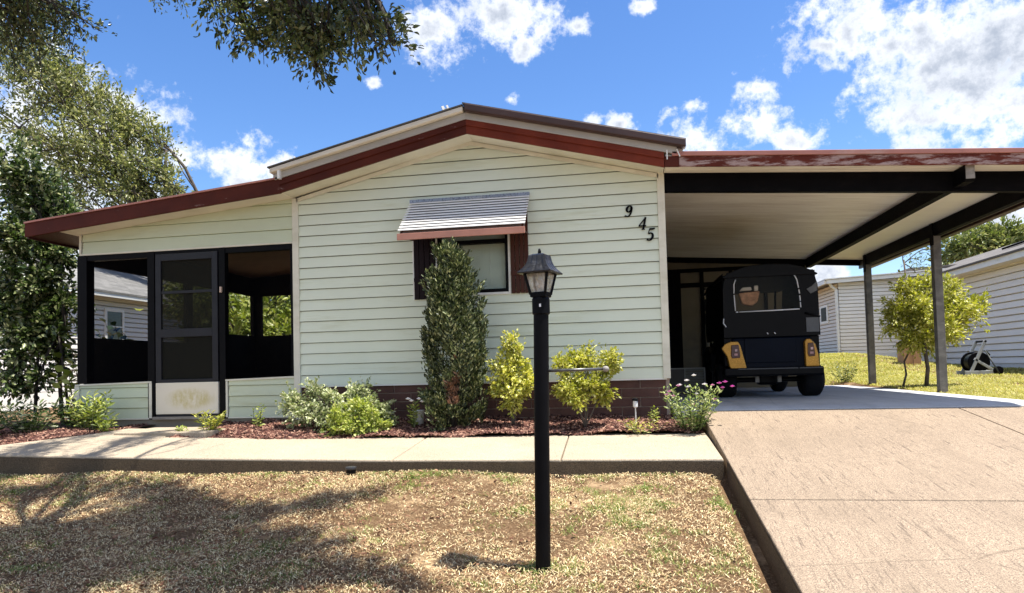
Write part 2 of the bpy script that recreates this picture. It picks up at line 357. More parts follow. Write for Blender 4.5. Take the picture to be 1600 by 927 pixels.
# driveway: concrete pours parted by narrow joints, rising to the carport
dz = lambda y: -.139*(7.5-y)
DW = MB()
for (x0, x1) in ((.76, 3.205), (3.215, 5.7)):
    for (y0, y1) in ((-2.3, 1.6), (1.61, 4.545), (4.56, 7.31)):
        t = .14
        DW.add([(x0, y0, dz(y0)-t), (x1, y0, dz(y0)-t), (x1, y1, dz(y1)-t), (x0, y1, dz(y1)-t), (x0, y0, dz(y0)), (x1, y0, dz(y0)), (x1, y1, dz(y1)), (x0, y1, dz(y1))],
               [(0,3,2,1),(4,5,6,7),(0,1,5,4),(1,2,6,5),(2,3,7,6),(3,0,4,7)])
tag(DW.build('driveway', M['drive'], bevel=.008), kind='structure')
sb = MB(); sb.prism([(7.32, -.17), (13.6, -.15), (13.6, 0), (7.5, 0), (7.32, -.018)], 'x', .50, 4.12)
tag(sb.build('carport_slab', M['slab'], bevel=.006), kind='structure')
# front walk in four pours
def wz(x, y):   # top of the walk; a little higher towards its left end
    return -.28+.065*(y-5.5)+np.interp(x, [-7.5, -5.8, -3.8, -2.3], [.10, .06, .02, 0])
WK = MB()
def pour(poly):
    n = len(poly); t = .13
    vs = [(x, y, wz(x, y)) for x, y in poly]+[(x, y, wz(x, y)-t) for x, y in poly]
    WK.add(vs, [tuple(range(n)), tuple(range(2*n-1, n-1, -1))]+[((i+1) % n, i, n+i, n+(i+1) % n) for i in range(n)])
pour([(-.532, 5.5), (.735, 5.5), (.745, 6.76), (-.565, 6.77)])
pour([(-1.962, 5.5), (-.540, 5.5), (-.573, 6.77), (-1.998, 6.68)])
pour([(-4.0, 5.5), (-1.970, 5.5), (-2.006, 6.67), (-3.6, 6.56), (-3.98, 6.55)])
pour([(-5.9, 5.5), (-4.008, 5.5), (-3.988, 6.55), (-4.9, 6.55), (-5.0, 7.1), (-5.75, 7.1), (-5.85, 6.75), (-6.05, 6.35)])
pour([(-8.5, 5.5), (-5.908, 5.5), (-6.058, 6.35), (-6.3, 5.95), (-8.5, 5.8)])
w = WK.build('walkway', M['walk'], bevel=.012); tag(w, kind='structure')
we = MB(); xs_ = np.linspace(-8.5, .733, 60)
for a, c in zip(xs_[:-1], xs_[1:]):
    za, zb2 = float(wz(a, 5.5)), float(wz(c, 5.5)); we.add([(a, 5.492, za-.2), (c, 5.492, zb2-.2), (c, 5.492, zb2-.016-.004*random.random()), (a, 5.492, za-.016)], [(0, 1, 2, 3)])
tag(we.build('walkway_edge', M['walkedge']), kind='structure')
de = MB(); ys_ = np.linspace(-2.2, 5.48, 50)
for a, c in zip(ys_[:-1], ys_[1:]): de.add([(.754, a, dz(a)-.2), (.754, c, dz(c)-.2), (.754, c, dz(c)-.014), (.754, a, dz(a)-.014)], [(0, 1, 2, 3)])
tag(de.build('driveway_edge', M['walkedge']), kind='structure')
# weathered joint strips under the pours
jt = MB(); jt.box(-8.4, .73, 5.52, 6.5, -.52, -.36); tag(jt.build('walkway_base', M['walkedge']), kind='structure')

# mulch beds
def bed_mat():
    k = NT('red_mulch'); n = k.noise(55, 5, .8)
    c = k.ramp(n, [(.3, (.02, .008, .008)), (.5, (.09, .03, .022)), (.7, (.22, .10, .07))])
    k.col(c).rough(.95); k.bump(n, 1, .03); return k.m
M['mulch'] = bed_mat()
def bedz(x, y):
    x = np.asarray(x, float); y = np.asarray(y, float)
    return np.interp(y, [6.4, 6.6, 7.1, 7.6], [-.235, -.185, -.12, -.07])+.012*np.sin(x*5+y*3)+.010*np.sin(x*11-y*7)
bx = np.linspace(-4.85, .72, 90); by = np.linspace(6.5, 7.62, 24); BX, BY = np.meshgrid(bx, by)
ymin = np.interp(BX, [-4.85, -3.7, -2.0, .72], [6.56, 6.53, 6.62, 6.72]); BYY = ymin+(BY-6.5)/1.12*(7.62-ymin)
bi = np.arange(90*24).reshape(24, 90); BF = np.stack([bi[:-1, :-1], bi[:-1, 1:], bi[1:, 1:], bi[1:, :-1]], -1).reshape(-1, 4)
tag(np_mesh('mulch_bed', np.stack([BX, BYY, bedz(BX, BYY)], -1).reshape(-1, 3), BF, M['mulch'], smooth=True), kind='structure')
bx2 = np.linspace(-9.5, -5.7, 50); by2 = np.linspace(5.7, 8.2, 30); BX, BY = np.meshgrid(bx2, by2)
def bed2z(x, y): return np.interp(y, [5.7, 6.1, 6.8, 8.2], [-.30, -.20, -.14, -.10])+.015*np.sin(np.asarray(x)*6+np.asarray(y)*4)
ymn = np.interp(BX, [-9.5, -6.3, -5.85, -5.7], [5.82, 5.98, 6.8, 7.1]); BYY = ymn+(BY-5.7)/2.5*(8.2-ymn)
bi = np.arange(1500).reshape(30, 50); BF = np.stack([bi[:-1, :-1], bi[:-1, 1:], bi[1:, 1:], bi[1:, :-1]], -1).reshape(-1, 4)
tag(np_mesh('mulch_bed', np.stack([BX, BYY, bed2z(BX, BYY)], -1).reshape(-1, 3), BF, M['mulch'], smooth=True), kind='structure')

# ------------------------------------------------------------------ loose ground cover (numpy)
def vnoise(x, y, s, seed):
    """smooth value noise in 0..1"""
    r = np.random.default_rng(seed).random((256, 256)); u = x*s; v = y*s; i = np.floor(u).astype(int); j = np.floor(v).astype(int)
    a = u-i; b = v-j; a = a*a*(3-2*a); b = b*b*(3-2*b); i &= 255; j &= 255; i1 = (i+1) & 255; j1 = (j+1) & 255
    return (r[i, j]*(1-a)+r[i1, j]*a)*(1-b)+(r[i, j1]*(1-a)+r[i1, j1]*a)*b
def fbm(x, y, s, seed): return (vnoise(x, y, s, seed)*.5+vnoise(x, y, s*2.1, seed+1)*.3+vnoise(x, y, s*4.3, seed+2)*.2)
def blades(name, P, L, W, lean, mat, bend=.4):
    """thin two-segment blades: P base points, lean 0 upright .. 1 lying"""
    n = len(P); az = RNG.random(n)*2*math.pi; el = (1-lean)*math.pi/2*(.5+.5*RNG.random(n))+RNG.random(n)*.12
    d = np.stack([np.cos(az)*np.cos(el), np.sin(az)*np.cos(el), np.sin(el)], -1); s = np.stack([-np.sin(az), np.cos(az), np.zeros(n)], -1)
    tw = (RNG.random(n)-.5)*1.2; s = s*np.cos(tw)[:, None]+np.array([0, 0, 1])*np.sin(tw)[:, None]*.8
    L = L[:, None]; W = W[:, None]
    mid = P+d*L*.55+np.array([0, 0, .004]); tip = P+d*L-np.array([0, 0, 1])*L*bend*.35+s*L*((RNG.random(n)-.5)*.5)[:, None]
    V = np.stack([P-s*W/2, P+s*W/2, mid+s*W*.4, mid-s*W*.4, tip], 1).reshape(-1, 3); b = np.arange(n)*5
    F = np.concatenate([np.stack([b, b+1, b+2], -1), np.stack([b, b+2, b+3], -1), np.stack([b+3, b+2, b+4], -1)])
    return np_mesh(name, V, F, mat)
def island_mat(name, cols, rough=.85, trans=0):
    k = NT(name); g_ = k.n.new('ShaderNodeNewGeometry')
    k.col(k.ramp(g_.outputs['Random Per Island'], [(i/(len(cols)-1), x) for i, x in enumerate(cols)])).rough(rough); k.b.inputs['Specular IOR Level'].default_value = .25
    return k.m
M['straw'] = island_mat('straw_grass', [(.13, .055, .03), (.46, .28, .13), (.80, .62, .33), (.90, .78, .48), (.66, .46, .25)])
M['gblade'] = leafmat('green_grass', [(.10, .15, .03), (.24, .30, .08), (.45, .46, .16)], .3, .6, .3)
M['chip'] = island_mat('mulch_chips', [(.025, .008, .008), (.085, .034, .026), (.17, .075, .052), (.40, .24, .17)])
def inside_front(x, y): return (x < .665-.03*np.random.default_rng(1).random(len(x))) & (y < 5.42)
n = 330000
x = RNG.random(n)*9.2-8.0; y = 2.9+2.55*RNG.random(n)**1.0; d = RNG.random(n)
k_ = inside_front(x, y) & (np.abs(x) < y*1.0+.8) & (d < -.70+2.3*(fbm(x, y, 1.4, 3)*.55+fbm(x, y, 9, 13)*.45)); x, y = x[k_], y[k_]
P = np.stack([x, y, gz(x, y)+.002+.022*RNG.random(len(x))], -1)
tag(blades('dry_grass', P, .010+.022*RNG.random(len(x))+.04*RNG.random(len(x))**8, .0014+.0026*RNG.random(len(x)), .84, M['straw']), 'short straw coloured dry grass over the front yard', 'grass', kind='stuff')
n = 190000
x = RNG.random(n)*9.2-8.0; y = 2.9+2.55*RNG.random(n); f_ = fbm(x, y, 1.1, 40)*.45+fbm(x, y, 6, 50)*.55+.05*(y > 5.25)+.02*(x < -1.6)
k_ = inside_front(x, y) & (np.abs(x) < y*1.0+.8) & (f_ > .565+.12*RNG.random(n)); x, y = x[k_], y[k_]
# a scatter of single live tufts as well
tc_ = np.stack([RNG.random(260)*8-7.3, 3.1+2.3*RNG.random(260)], -1); ti = RNG.integers(0, 260, 5200); tx_ = tc_[ti, 0]+RNG.normal(size=5200)*.028; ty_ = tc_[ti, 1]+RNG.normal(size=5200)*.022
k_ = inside_front(tx_, ty_); x = np.concatenate([x, tx_[k_]]); y = np.concatenate([y, ty_[k_]])
ex_ = np.concatenate([RNG.random(2600)*8.2-7.6, .64-.05*RNG.random(900)]); ey_ = np.concatenate([5.40-.06*RNG.random(2600)**2, 3.0+2.4*RNG.random(900)]); kk = fbm(ex_, ey_, 3.5, 61) > .47; x = np.concatenate([x, ex_[kk]]); y = np.concatenate([y, ey_[kk]])
P = np.stack([x, y, gz(x, y)+.002], -1)
tag(blades('green_grass', P, .016+.038*RNG.random(len(x)), .002+.0024*RNG.random(len(x)), .5, M['gblade']), 'patches of live green grass in the dry front yard', 'grass', kind='stuff')
M['deadleaf'] = island_mat('dead_leaves', [(.10, .045, .025), (.22, .11, .06), (.36, .22, .13), (.16, .07, .04)])
n = 5200; x = RNG.random(n)*8.6-7.9; y = 3.0+2.4*RNG.random(n); k_ = inside_front(x, y) & (RNG.random(n) < .25+.75*(x < -1.2)); DLx, DLy = x[k_], y[k_]
# lawn beside the carport
n = 110000
y = 7.2+14.5*RNG.random(n)**1.3; x = 4.14+(RNG.random(n))*(y*1.05-4.1+.4); k_ = (x < 8.98) & (x > np.where(y < 7.5, 5.72, 4.14)); x, y = x[k_], y[k_]
x2 = 3.4+RNG.random(16000)*3; y2 = 13.7+RNG.random(16000)*8; x = np.concatenate([x, x2]); y = np.concatenate([y, y2])
P = np.stack([x, y, gz(x, y)], -1); dd = y/8
M['lawn2'] = leafmat('sunny_grass', [(.20, .21, .035), (.40, .40, .09), (.60, .55, .20), (.50, .46, .13)], .3, .6, .3)
tag(blades('lawn_grass', P, (.03+.04*RNG.random(len(x)))*dd**.4, (.005+.005*RNG.random(len(x)))*dd, .5, M['lawn2']), 'yellow green mown grass between the carport and the neighbours', 'grass', kind='stuff')
# mulch chips
def chips(name, P, lo, hi, mat, label):
    n = len(P); q = RNG.normal(size=(n, 3)); a = RNG.normal(size=(n, 3)); nrm = RNG.normal(size=(n, 3))*.5+np.array([0, 0, 1]); nrm /= np.linalg.norm(nrm, axis=1)[:, None]
    a -= nrm*(a*nrm).sum(1)[:, None]; a /= np.linalg.norm(a, axis=1)[:, None]; b = np.cross(nrm, a)
    L = (lo+(hi-lo)*RNG.random(n))[:, None]; W = L*(.25+.35*RNG.random(n))[:, None]; T = L*.18
    V = np.stack([P-a*L/2-b*W/2, P+a*L/2-b*W*.3, P+a*L*.4+b*W/2, P-a*L/2+b*W*.4, P-a*L/3-b*W/3+nrm*T, P+a*L/3-b*W/3+nrm*T, P+a*L/3+b*W/3+nrm*T, P-a*L/3+b*W/3+nrm*T], 1).reshape(-1, 3)
    bb = np.arange(n)*8; fs = [(4, 5, 6, 7), (0, 1, 5, 4), (1, 2, 6, 5), (2, 3, 7, 6), (3, 0, 4, 7)]
    F = np.concatenate([np.stack([bb+i for i in f], -1) for f in fs])
    return tag(np_mesh(name, V, F, mat), label, 'mulch', kind='stuff')
wx_, wy_ = [], []
for (px_, py_) in ((800, 745), (815, 800), (935, 798), (985, 820), (1010, 765), (800, 752), (640, 745), (1125, 790), (480, 735), (960, 800), (20, 770), (852, 888), (842, 889)):
    d = np.array(pix_dir(px_, py_)); tt = 2.5
    for _ in range(40):
        p = np.array([0, 0, .46])+d*tt; tt += (p[2]-float(gz(p[0], p[1])))/(-d[2])*.8
    wx_.append(p[0]+RNG.normal(size=90)*.05); wy_.append(p[1]+RNG.normal(size=90)*.05)
wx_ = np.concatenate(wx_); wy_ = np.concatenate(wy_)
tag(blades('weeds', np.stack([wx_, wy_, gz(wx_, wy_)], -1), .03+.04*RNG.random(len(wx_)), .005+.005*RNG.random(len(wx_)), .55, M['gblade']), 'bright broad bladed weed tufts dotted over the dry yard', 'weeds', kind='stuff')
chips('dead_leaves', np.stack([DLx, DLy, gz(DLx, DLy)+.02], -1), .012, .034, M['deadleaf'], 'brown fallen oak leaves scattered over the front yard')
n = 15000; x = -4.8+5.5*RNG.random(n); ym = np.interp(x, [-4.85, -3.7, -2.0, .72], [6.52, 6.49, 6.59, 6.69]); y = ym+RNG.random(n)**1.2*(7.5-ym)
chips('mulch_chips', np.stack([x, y, bedz(x, y)+.004], -1), .015, .05, M['chip'], 'reddish wood mulch in the bed along the house wall')
n = 7000; x = -9+3.2*RNG.random(n); y = np.interp(x, [-9.5, -6.3, -5.85, -5.7], [5.8, 5.96, 6.75, 7.05])+RNG.random(n)*1.1
chips('mulch_chips', np.stack([x, y, bed2z(x, y)+.004], -1), .02, .055, M['chip'], 'brown leaf litter and mulch under the bushes left of the porch')

# ------------------------------------------------------------------ siding
def clip(poly, ax, v, keep_greater):
    out = []
    for i in range(len(poly)):
        a, b = poly[i], poly[(i+1) % len(poly)]
        ia = (a[ax] >= v-1e-9) if keep_greater else (a[ax] <= v+1e-9); ib = (b[ax] >= v-1e-9) if keep_greater else (b[ax] <= v+1e-9)
        if ia: out.append(a)
        if ia != ib:
            t = (v-a[ax])/(b[ax]-a[ax]); p = [a[0]+t*(b[0]-a[0]), a[1]+t*(b[1]-a[1])]; p[ax] = v; out.append(tuple(p))
    return out
def siding(mb, poly, z0, ex, fn, lap=.019, thin=.003, mb2=None, gap=.007, deep=-.012):
    """poly: convex, (s, z); fn(s, z, out) -> xyz; boards of exposure ex counted from z0, each ending in a recessed lock under the next"""
    zmin = min(p[1] for p in poly); zmax = max(p[1] for p in poly); k = math.floor((zmin-z0)/ex)
    while z0+k*ex < zmax-1e-6:
        a, b = z0+k*ex, z0+(k+1)*ex; k += 1
        for (lo_, hi_, f_) in ((a, b-gap, 0), (b-gap, b, 1)):
            q = clip(clip(poly, 1, lo_, True), 1, hi_, False)
            q = [p for i, p in enumerate(q) if math.hypot(p[0]-q[i-1][0], p[1]-q[i-1][1]) > 1e-6]
            if len(q) < 3: continue
            out = (lambda z: thin+(lap-thin)*max(0, 1-(z-a)/ex)) if not f_ else (lambda z: thin+(deep-thin)*min(1, (z-lo_)/gap))
            (mb if not f_ or mb2 is None else mb2).add([fn(s, z, out(z)) for s, z in q], [tuple(range(len(q)))])
        lo = [p for p in clip(clip(poly, 1, a, True), 1, b, False) if abs(p[1]-max(a, zmin)) < 1e-6]
        if len(lo) >= 2:
            s0, s1 = min(p[0] for p in lo), max(p[0] for p in lo); zz = max(a, zmin)
            (mb2 or mb).add([fn(s0, zz, lap), fn(s1, zz, lap), fn(s1, zz, deep), fn(s0, zz, deep)], [(0, 1, 2, 3)])
    return mb

# ------------------------------------------------------------------ the house
FY = 7.5
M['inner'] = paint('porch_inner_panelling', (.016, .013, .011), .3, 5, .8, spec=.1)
M['ceiling_in'] = paint('porch_ceiling', (.16, .10, .06), .3, 2, .6)
M['shingle'] = paint('asphalt_shingle', (.10, .095, .09), .35, 14, .95, None, .6, fine=140)
house = thing('mobile_home', 'single storey pale green sided mobile home with red trimmed gable and house number', 'house', (-1.7, 7.5, 0))
front = lambda s, z, o: (s, FY-o, z)
W = MB(); top = lambda x: 3.085-abs(x+1.67)*(.2545 if x < -1.67 else .2570)
zw = .322; X0, X1 = -3.80, .42; wx0, wx1, wz0, wz1 = -2.085, -1.262, 1.335, 2.2
WE = MB()
siding(W, [(X0, zw), (wx0, zw), (wx0, top(wx0)), (X0, top(X0))], zw, .1272, front, mb2=WE)
siding(W, [(wx1, zw), (X1, zw), (X1, top(X1)), (wx1, top(wx1))], zw, .1272, front, mb2=WE)
siding(W, [(wx0, zw), (wx1, zw), (wx1, wz0), (wx0, wz0)], zw, .1272, front, mb2=WE)
siding(W, [(wx0, wz1), (wx1, wz1), (wx1, top(wx1)), (-1.67, top(-1.67)), (wx0, top(wx0))], zw, .1272, front, mb2=WE)
# butt seams between board lengths and an old repair strip
for (x, k) in ((-3.35, 3), (-3.33, 6), (.0, 3), (-2.9, 12), (-.32, 8), (-1.1, 16), (-3.0, 9), (-2.6, 1), (-.9, 1), (.15, 6), (-.6, 12), (-3.5, 14), (-2.45, 16), (-.2, 15), (-3.1, 5), (.2, 11)):
    z = zw+k*.1272; W.add([(x, FY-.016, z+.001), (x+.004, FY-.016, z+.001), (x+.004, FY-.006, z+.126), (x, FY-.006, z+.126)], [(0, 1, 2, 3)])
wl_ = W.build('wall', M['siding'], house); WE.build('board_edge', M['lapshade_dirt'], wl_)
b = MB(); b.box(-3.83, .47, FY+.02, FY+.1, -.3, zw); bk = MB()
for r_ in range(4):
    z1 = .315-r_*.101; z0 = z1-.093; off = .2 if r_ % 2 else 0; x = -3.84+off-.4
    while x < .43:
        a, c = max(x, -3.84), min(x+.392, .43)
        if c-a > .03: bk.box(a, c, FY+.006+.004*random.random(), FY+.05, z0, z1)
        x += .40
sk = bk.build('skirting', M['brick'], house, bevel=.003); b.build('mortar', M['mortar'], house)
mb = MB(); mb.box(-3.80, .44, FY-.018, FY+.03, .306, .322); mb.build('drip_edge', M['white'], house)
for (a, c, z0, z1) in ((-3.86, -3.782, -.09, 2.56), (.404, .482, .318, 2.56)):
    mb = MB(); mb.box(a, c, FY-.030, FY+.03, z0, z1); mb.build('corner_trim', M['cream'], house, bevel=.003)
# unseen body of the house
mb = MB(); mb.prism([(-3.78, -.25), (.46, -.25), (.46, 2.5), (-1.67, 3.05), (-3.78, 2.5)], 'y', FY+.13, 20)
mb.build('house_body', M['inner'], house)
# window
win = bpy.data.objects.new('window', None)
fr = MB()
for q in ((wx0, wx0+.035, wz0, wz1), (wx1-.035, wx1, wz0, wz1), (wx0+.035, wx1-.035, wz0, wz0+.04), (wx0+.035, wx1-.035, wz1-.04, wz1), (wx0+.035, wx1-.035, 1.895, 1.94)):
    fr.box(q[0], q[1], FY-.012, FY+.05, q[2], q[3])
wf = fr.build('window', M['black'], house, bevel=.002)
wf['label'] = 'black framed sash window with pale blinds'
mb = MB(); mb.box(wx0+.035, wx1-.035, FY+.02, FY+.026, wz0+.04, 1.895); mb.box(wx0+.035, wx1-.035, FY+.005, FY+.011, 1.94, wz1-.04); mb.build('pane', glassmat('window_glass', (.97, 1, .98), .06), wf)
mb = MB(); z = wz0+.045
while z < wz1-.03: mb.add([(wx0+.04, FY+.060, z), (wx1-.04, FY+.060, z), (wx1-.04, FY+.072, z+.0165), (wx0+.04, FY+.072, z+.0165)], [(0, 1, 2, 3)]); z += .017
mb.box(wx0+.03, wx1-.03, FY+.09, FY+.1, wz0, wz1)
M['blind'] = paint('blind_slats', (.85, .86, .78), .06, 5, .5); mb.build('blind', M['blind'], wf)
each('blind_cord', M['white'], wf, [(xx, xx+.004, FY+.052, FY+.056, wz0+.05, wz1-.02) for xx in (wx0+.2, wx1-.22)])
mb = MB(); mb.box(wx1, wx1+.028, FY-.022, FY+.02, wz0-.03, wz1+.03); mb.box(wx0-.02, wx0, FY-.022, FY+.02, wz0-.03, wz1+.03); mb.box(wx0, wx1, FY-.024, FY+.02, wz0-.03, wz0-.002)
mb.build('frame', M['white'], wf, bevel=.002)
for (a, c, z0, mt) in ((-2.36, -2.108, 1.285, 'shutter_shaded'), (-1.232, -1.026, 1.31, 'shutter')):
    mb = MB(); n_ = 4; wd = (c-a)/n_
    for i in range(n_): mb.box(a+i*wd+.003, a+(i+1)*wd-.003, FY-.040, FY-.014, z0, 2.33)
    s_ = mb.build('shutter', M[mt], house, bevel=.003)
    each('batten', M[mt], s_, [(a+.002, c-.002, FY-.052, FY-.040, z0+.20, z0+.245), (a+.002, c-.002, FY-.052, FY-.040, 2.2, 2.25)])
mb = MB(); mb.box(-2.376, -2.362, FY-.03, FY, 1.285, 2.33); mb.build('shutter_edge_strip', M['white'], house)
# awning
ax0, ax1 = -2.39, -.995; aw = MB(); N = 11
for i in range(N):
    t0, t1 = i/N, (i+1)/N; y0, z0 = FY-.02-.46*t0, 2.405-.425*t0; y1, z1 = FY-.02-.46*t1, 2.405-.425*t1
    dx = .0
    prof = [(y0-.004, z0+.008), (y1-.026, z1+.014), (y1-.028, z1+.004), (y1-.004, z1-.006), (y1-.002, z1+.006), (y0+.004, z0-.004)]
    prof = [(y0-.004, z0+.006), (y0+(y1-y0)*.80-.022, z0+(z1-z0)*.62+.010), (y0+(y1-y0)*.80-.024, z0+(z1-z0)*.62-.002), (y0, z0-.003)]
    aw.prism(prof, 'x', ax0+dx, ax1-dx)
awn = aw.build('awning', M['alu'], house); awn['label'] = 'white slatted metal awning over the window'
mb = MB(); mb.prism([(FY-.02, 2.385), (FY-.48, 1.955), (FY-.48, 1.945), (FY-.02, 2.375)], 'x', ax0+.01, ax1-.01); mb.build('gap_shade_sheet', paint('awning_gap_shade', (.16, .13, .12), .2, 5, .6), awn)  # added dark sheet that stands in for shade between the slats
mb = MB(); mb.box(ax0-.003, ax1+.003, FY-.52, FY-.497, 1.885, 1.955); mb.build('front_strip', M['awnred'], awn, bevel=.003)
mb = MB(); mb.box(ax0, ax1, FY-.06, FY-.01, 2.398, 2.437); mb.build('top_cap', paint('blue_grey_cap', (.25, .28, .34), .2, 5, .3, (.7, .7, .7), .0, .5), awn, bevel=.004)
for xx in (ax0+.03, ax1-.03):
    MB().beam((xx, FY-.02, 2.37), (xx, FY-.47, 1.955), .02, .02).build('awning_arm', M['shutter'], awn); MB().beam((xx, FY-.03, 1.97), (xx, FY-.49, 1.93), .012, .012).build('awning_brace', M['shutter'], awn)
# house numbers: flat stroked italic figures
def digit(paths, cx, cz, h, name, w=None):
    mb = MB()
    for path in paths:
        pts = [(p[0]+.22*(p[1]-.5), p[1], p[2]) for p in path]; L = []; Rr = []
        for i, p in enumerate(pts):
            a = pts[max(i-1, 0)]; c = pts[min(i+1, len(pts)-1)]; dx, dz_ = c[0]-a[0], c[1]-a[1]; l = math.hypot(dx, dz_); nx_, nz_ = -dz_/l, dx/l
            L.append((cx+(p[0]+nx_*p[2]/2)*h, cz+(p[1]-.5+nz_*p[2]/2)*h)); Rr.append((cx+(p[0]-nx_*p[2]/2)*h, cz+(p[1]-.5-nz_*p[2]/2)*h))
        for i in range(len(L)-1): mb.prism([L[i], L[i+1], Rr[i+1], Rr[i]], 'y', FY-.028, FY-.017)
    return mb.build('house_number', M['black'], house)
def arc(cx, cz, rx, rz, a0, a1, n, w0, w1, wm=None):
    o = []
    for i in range(n+1):
        t = i/n; a = R(a0+(a1-a0)*t); w = w0+(w1-w0)*t
        if wm: w += wm*abs(math.cos(a))
        o.append((cx+rx*math.cos(a), cz+rz*math.sin(a), w))
    return o
digit([arc(0, .68, .19, .24, 0, 360, 22, .07, .07, .13), arc(-.01, .48, .215, .42, 48, -110, 14, .2, .09)+[(-.20, .12, .13), (-.235, .15, .17)]], .093, 2.156, .132, '9')
digit([[(.12, 0, .17), (.12, .5, .17), (.12, 1.0, .15)], [(.12, .98, .07), (-.08, .64, .08), (-.27, .32, .09)], [(-.30, .30, .1), (.0, .30, .1), (.30, .30, .1)], [(.0, .015, .05), (.26, .015, .05)]], .240, 2.012, .135, '4')
digit([[(-.14, .93, .15), (.1, .93, .14), (.26, .985, .09)], [(-.14, .98, .07), (-.17, .76, .07), (-.19, .56, .07)], arc(-.02, .32, .23, .29, 128, -125, 16, .08, .1, .10)+[(-.21, .13, .16)]], .318, 1.888, .135, '5')
# rakes and roof
GL = [(-3.86, 2.552), (-1.64, 3.062), (.47, 2.530)]           # lower edge of the red board
def strip(mb, pts, lo, hi, y0, y1):
    for (a, c) in zip(pts[:-1], pts[1:]):
        mb.prism([(a[0], a[1]+lo), (c[0], c[1]+lo), (c[0], c[1]+hi), (a[0], a[1]+hi)], 'y', y0, y1)
mb = MB(); strip(mb, GL, .012, .030, 7.205, FY-.001); mb.build('soffit', M['cream'], house)
mb = MB(); strip(mb, [(-3.80, 2.560), (-1.67, 3.080), (.42, 2.552)], -.05, -.004, FY-.03, FY-.017); mb.build('rake_moulding', M['cream'], house)
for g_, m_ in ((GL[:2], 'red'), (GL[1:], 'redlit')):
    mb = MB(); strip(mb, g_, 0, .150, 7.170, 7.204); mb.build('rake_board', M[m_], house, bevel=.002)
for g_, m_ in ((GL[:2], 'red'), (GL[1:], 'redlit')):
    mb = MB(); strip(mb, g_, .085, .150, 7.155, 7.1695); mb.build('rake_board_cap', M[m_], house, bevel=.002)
mb = MB(); strip(mb, [(-3.90, 2.700), (-1.64, 3.212), (.60, 2.650)], 0, .075, 7.150, 7.20); mb.build('drip_board', paint('grey_drip_board', (.42, .40, .36), .12, 3, .5, (.5, .45, .35)), house, bevel=.003)
mb = MB(); strip(mb, [(-3.94, 2.768), (-1.66, 3.287)], 0, .055, 7.10, 7.20); mb.build('roof_edge', M['cream_dirty'], house, bevel=.01)
mb = MB(); strip(mb, [(-1.64, 3.285), (.69, 2.700)], 0, .085, 7.08, 7.20); mb.build('gutter', M['gutterbrown'], house, bevel=.012)
mb = MB(); strip(mb, [(-3.96, 2.826), (-1.66, 3.345)], 0, .014, 7.09, 20.2); strip(mb, [(-1.66, 3.345), (.69, 2.755)], .018, .032, 7.085, 20.2); mb.build('roof', M['shingle'], house)
mb = MB(); mb.prism([(-3.95, 2.70), (-1.66, 3.22), (.66, 2.65), (.66, 2.74), (-1.66, 3.33), (-3.95, 2.81)], 'y', 7.21, 20.1); mb.build('roof_deck', M['cream_dirty'], house)
for (x, z) in ((-3.66, 2.885), (-1.86, 3.315)):
    mb = MB(); mb.beam((x, 7.14, z-.04), (x-.03, 7.12, z+.05), .014, .03); mb.beam((x+.05, 7.14, z-.03), (x+.02, 7.12, z+.055), .012, .02); mb.beam((x-.02, 7.13, z+.01), (x+.05, 7.13, z+.02), .012, .02)
    mb.build('antenna_bracket', M['white'], house)
mb = MB(); mb.beam((-3.83, 7.13, 2.70), (-3.83, 7.13, 2.80), .03, .05, (0, 1, 0)); mb.build('eave_bracket', M['white'], house)
for a, c in (((.50, 7.15, 2.70), (.50, 7.15, 2.60)), ((.60, 7.15, 2.70), (.63, 7.15, 2.62))): MB().beam(a, c, .012, .012, (0, 1, 0)).build('gutter_hanger', M['white'], house)

# screened porch, part of the house
PL = [(-7.22, 2.232), (-3.84, 2.548)]
mb = MB(); strip(mb, PL, 0, .165, 7.165, 7.20); mb.build('porch_fascia', M['red'], house, bevel=.003)
mb = MB(); strip(mb, PL, .165, .185, 7.15, 7.21); mb.build('porch_roof_edge', M['redmetal'], house)
mb = MB(); strip(mb, PL, .165, .18, 7.212, 12.1); mb.build('porch_roof', M['shingle'], house)
mb = MB(); mb.prism([(-6.80, 2.285), (-3.84, 2.562), (-3.84, 2.575), (-6.80, 2.30)], 'y', 7.205, 7.52); mb.build('porch_soffit', M['cream_dirty'], house)
mb = MB(); mb.prism([(-7.20, 2.245), (-6.805, 2.285), (-6.805, 2.30), (-7.20, 2.262)], 'y', 7.205, 12.1); mb.box(-7.225, -7.2, 7.205, 12.1, 2.22, 2.39); mb.build('porch_eave', paint('dark_red_eave', (.06, .02, .018), .3, 5, .5), house)
for pl_, z_, e_ in (([(-6.70, 2.045), (-3.862, 2.045), (-3.862, 2.56), (-6.70, 2.29)], 2.045, .155), ([(-6.74, -.025), (-5.775, -.025), (-5.775, .405), (-6.74, .385)], -.025, .127), ([(-4.71, -.03), (-3.862, -.03), (-3.862, .425), (-4.71, .405)], -.03, .127)):
    P_ = MB(); siding(P_, pl_, z_, e_, front); P_.build('porch_siding', M['siding_olive'], house)
each('porch_trim', M['cream'], house, [(-6.745, -3.862, FY-.022, FY+.02, 2.025, 2.046), (-6.745, -6.715, FY-.022, FY+.02, 2.047, 2.285), (-5.775, -5.735, FY-.024, FY+.02, -.03, .402), (-4.745, -4.72, FY-.024, FY+.02, -.03, .402), (-6.81, -6.742, FY-.026, FY+.03, -.03, .383), (-6.74, -5.776, FY-.022, FY+.02, -.045, -.024), (-4.719, -3.862, FY-.022, FY+.02, -.045, -.03)], .002)
for pl_ in ([(-6.80, .384), (-5.735, .404), (-5.735, .424), (-6.80, .404)], [(-4.745, .404), (-3.862, .424), (-3.862, .444), (-4.745, .424)]): MB().prism(pl_, 'y', FY-.03, FY+.04).build('porch_sill', M['cream'], house)
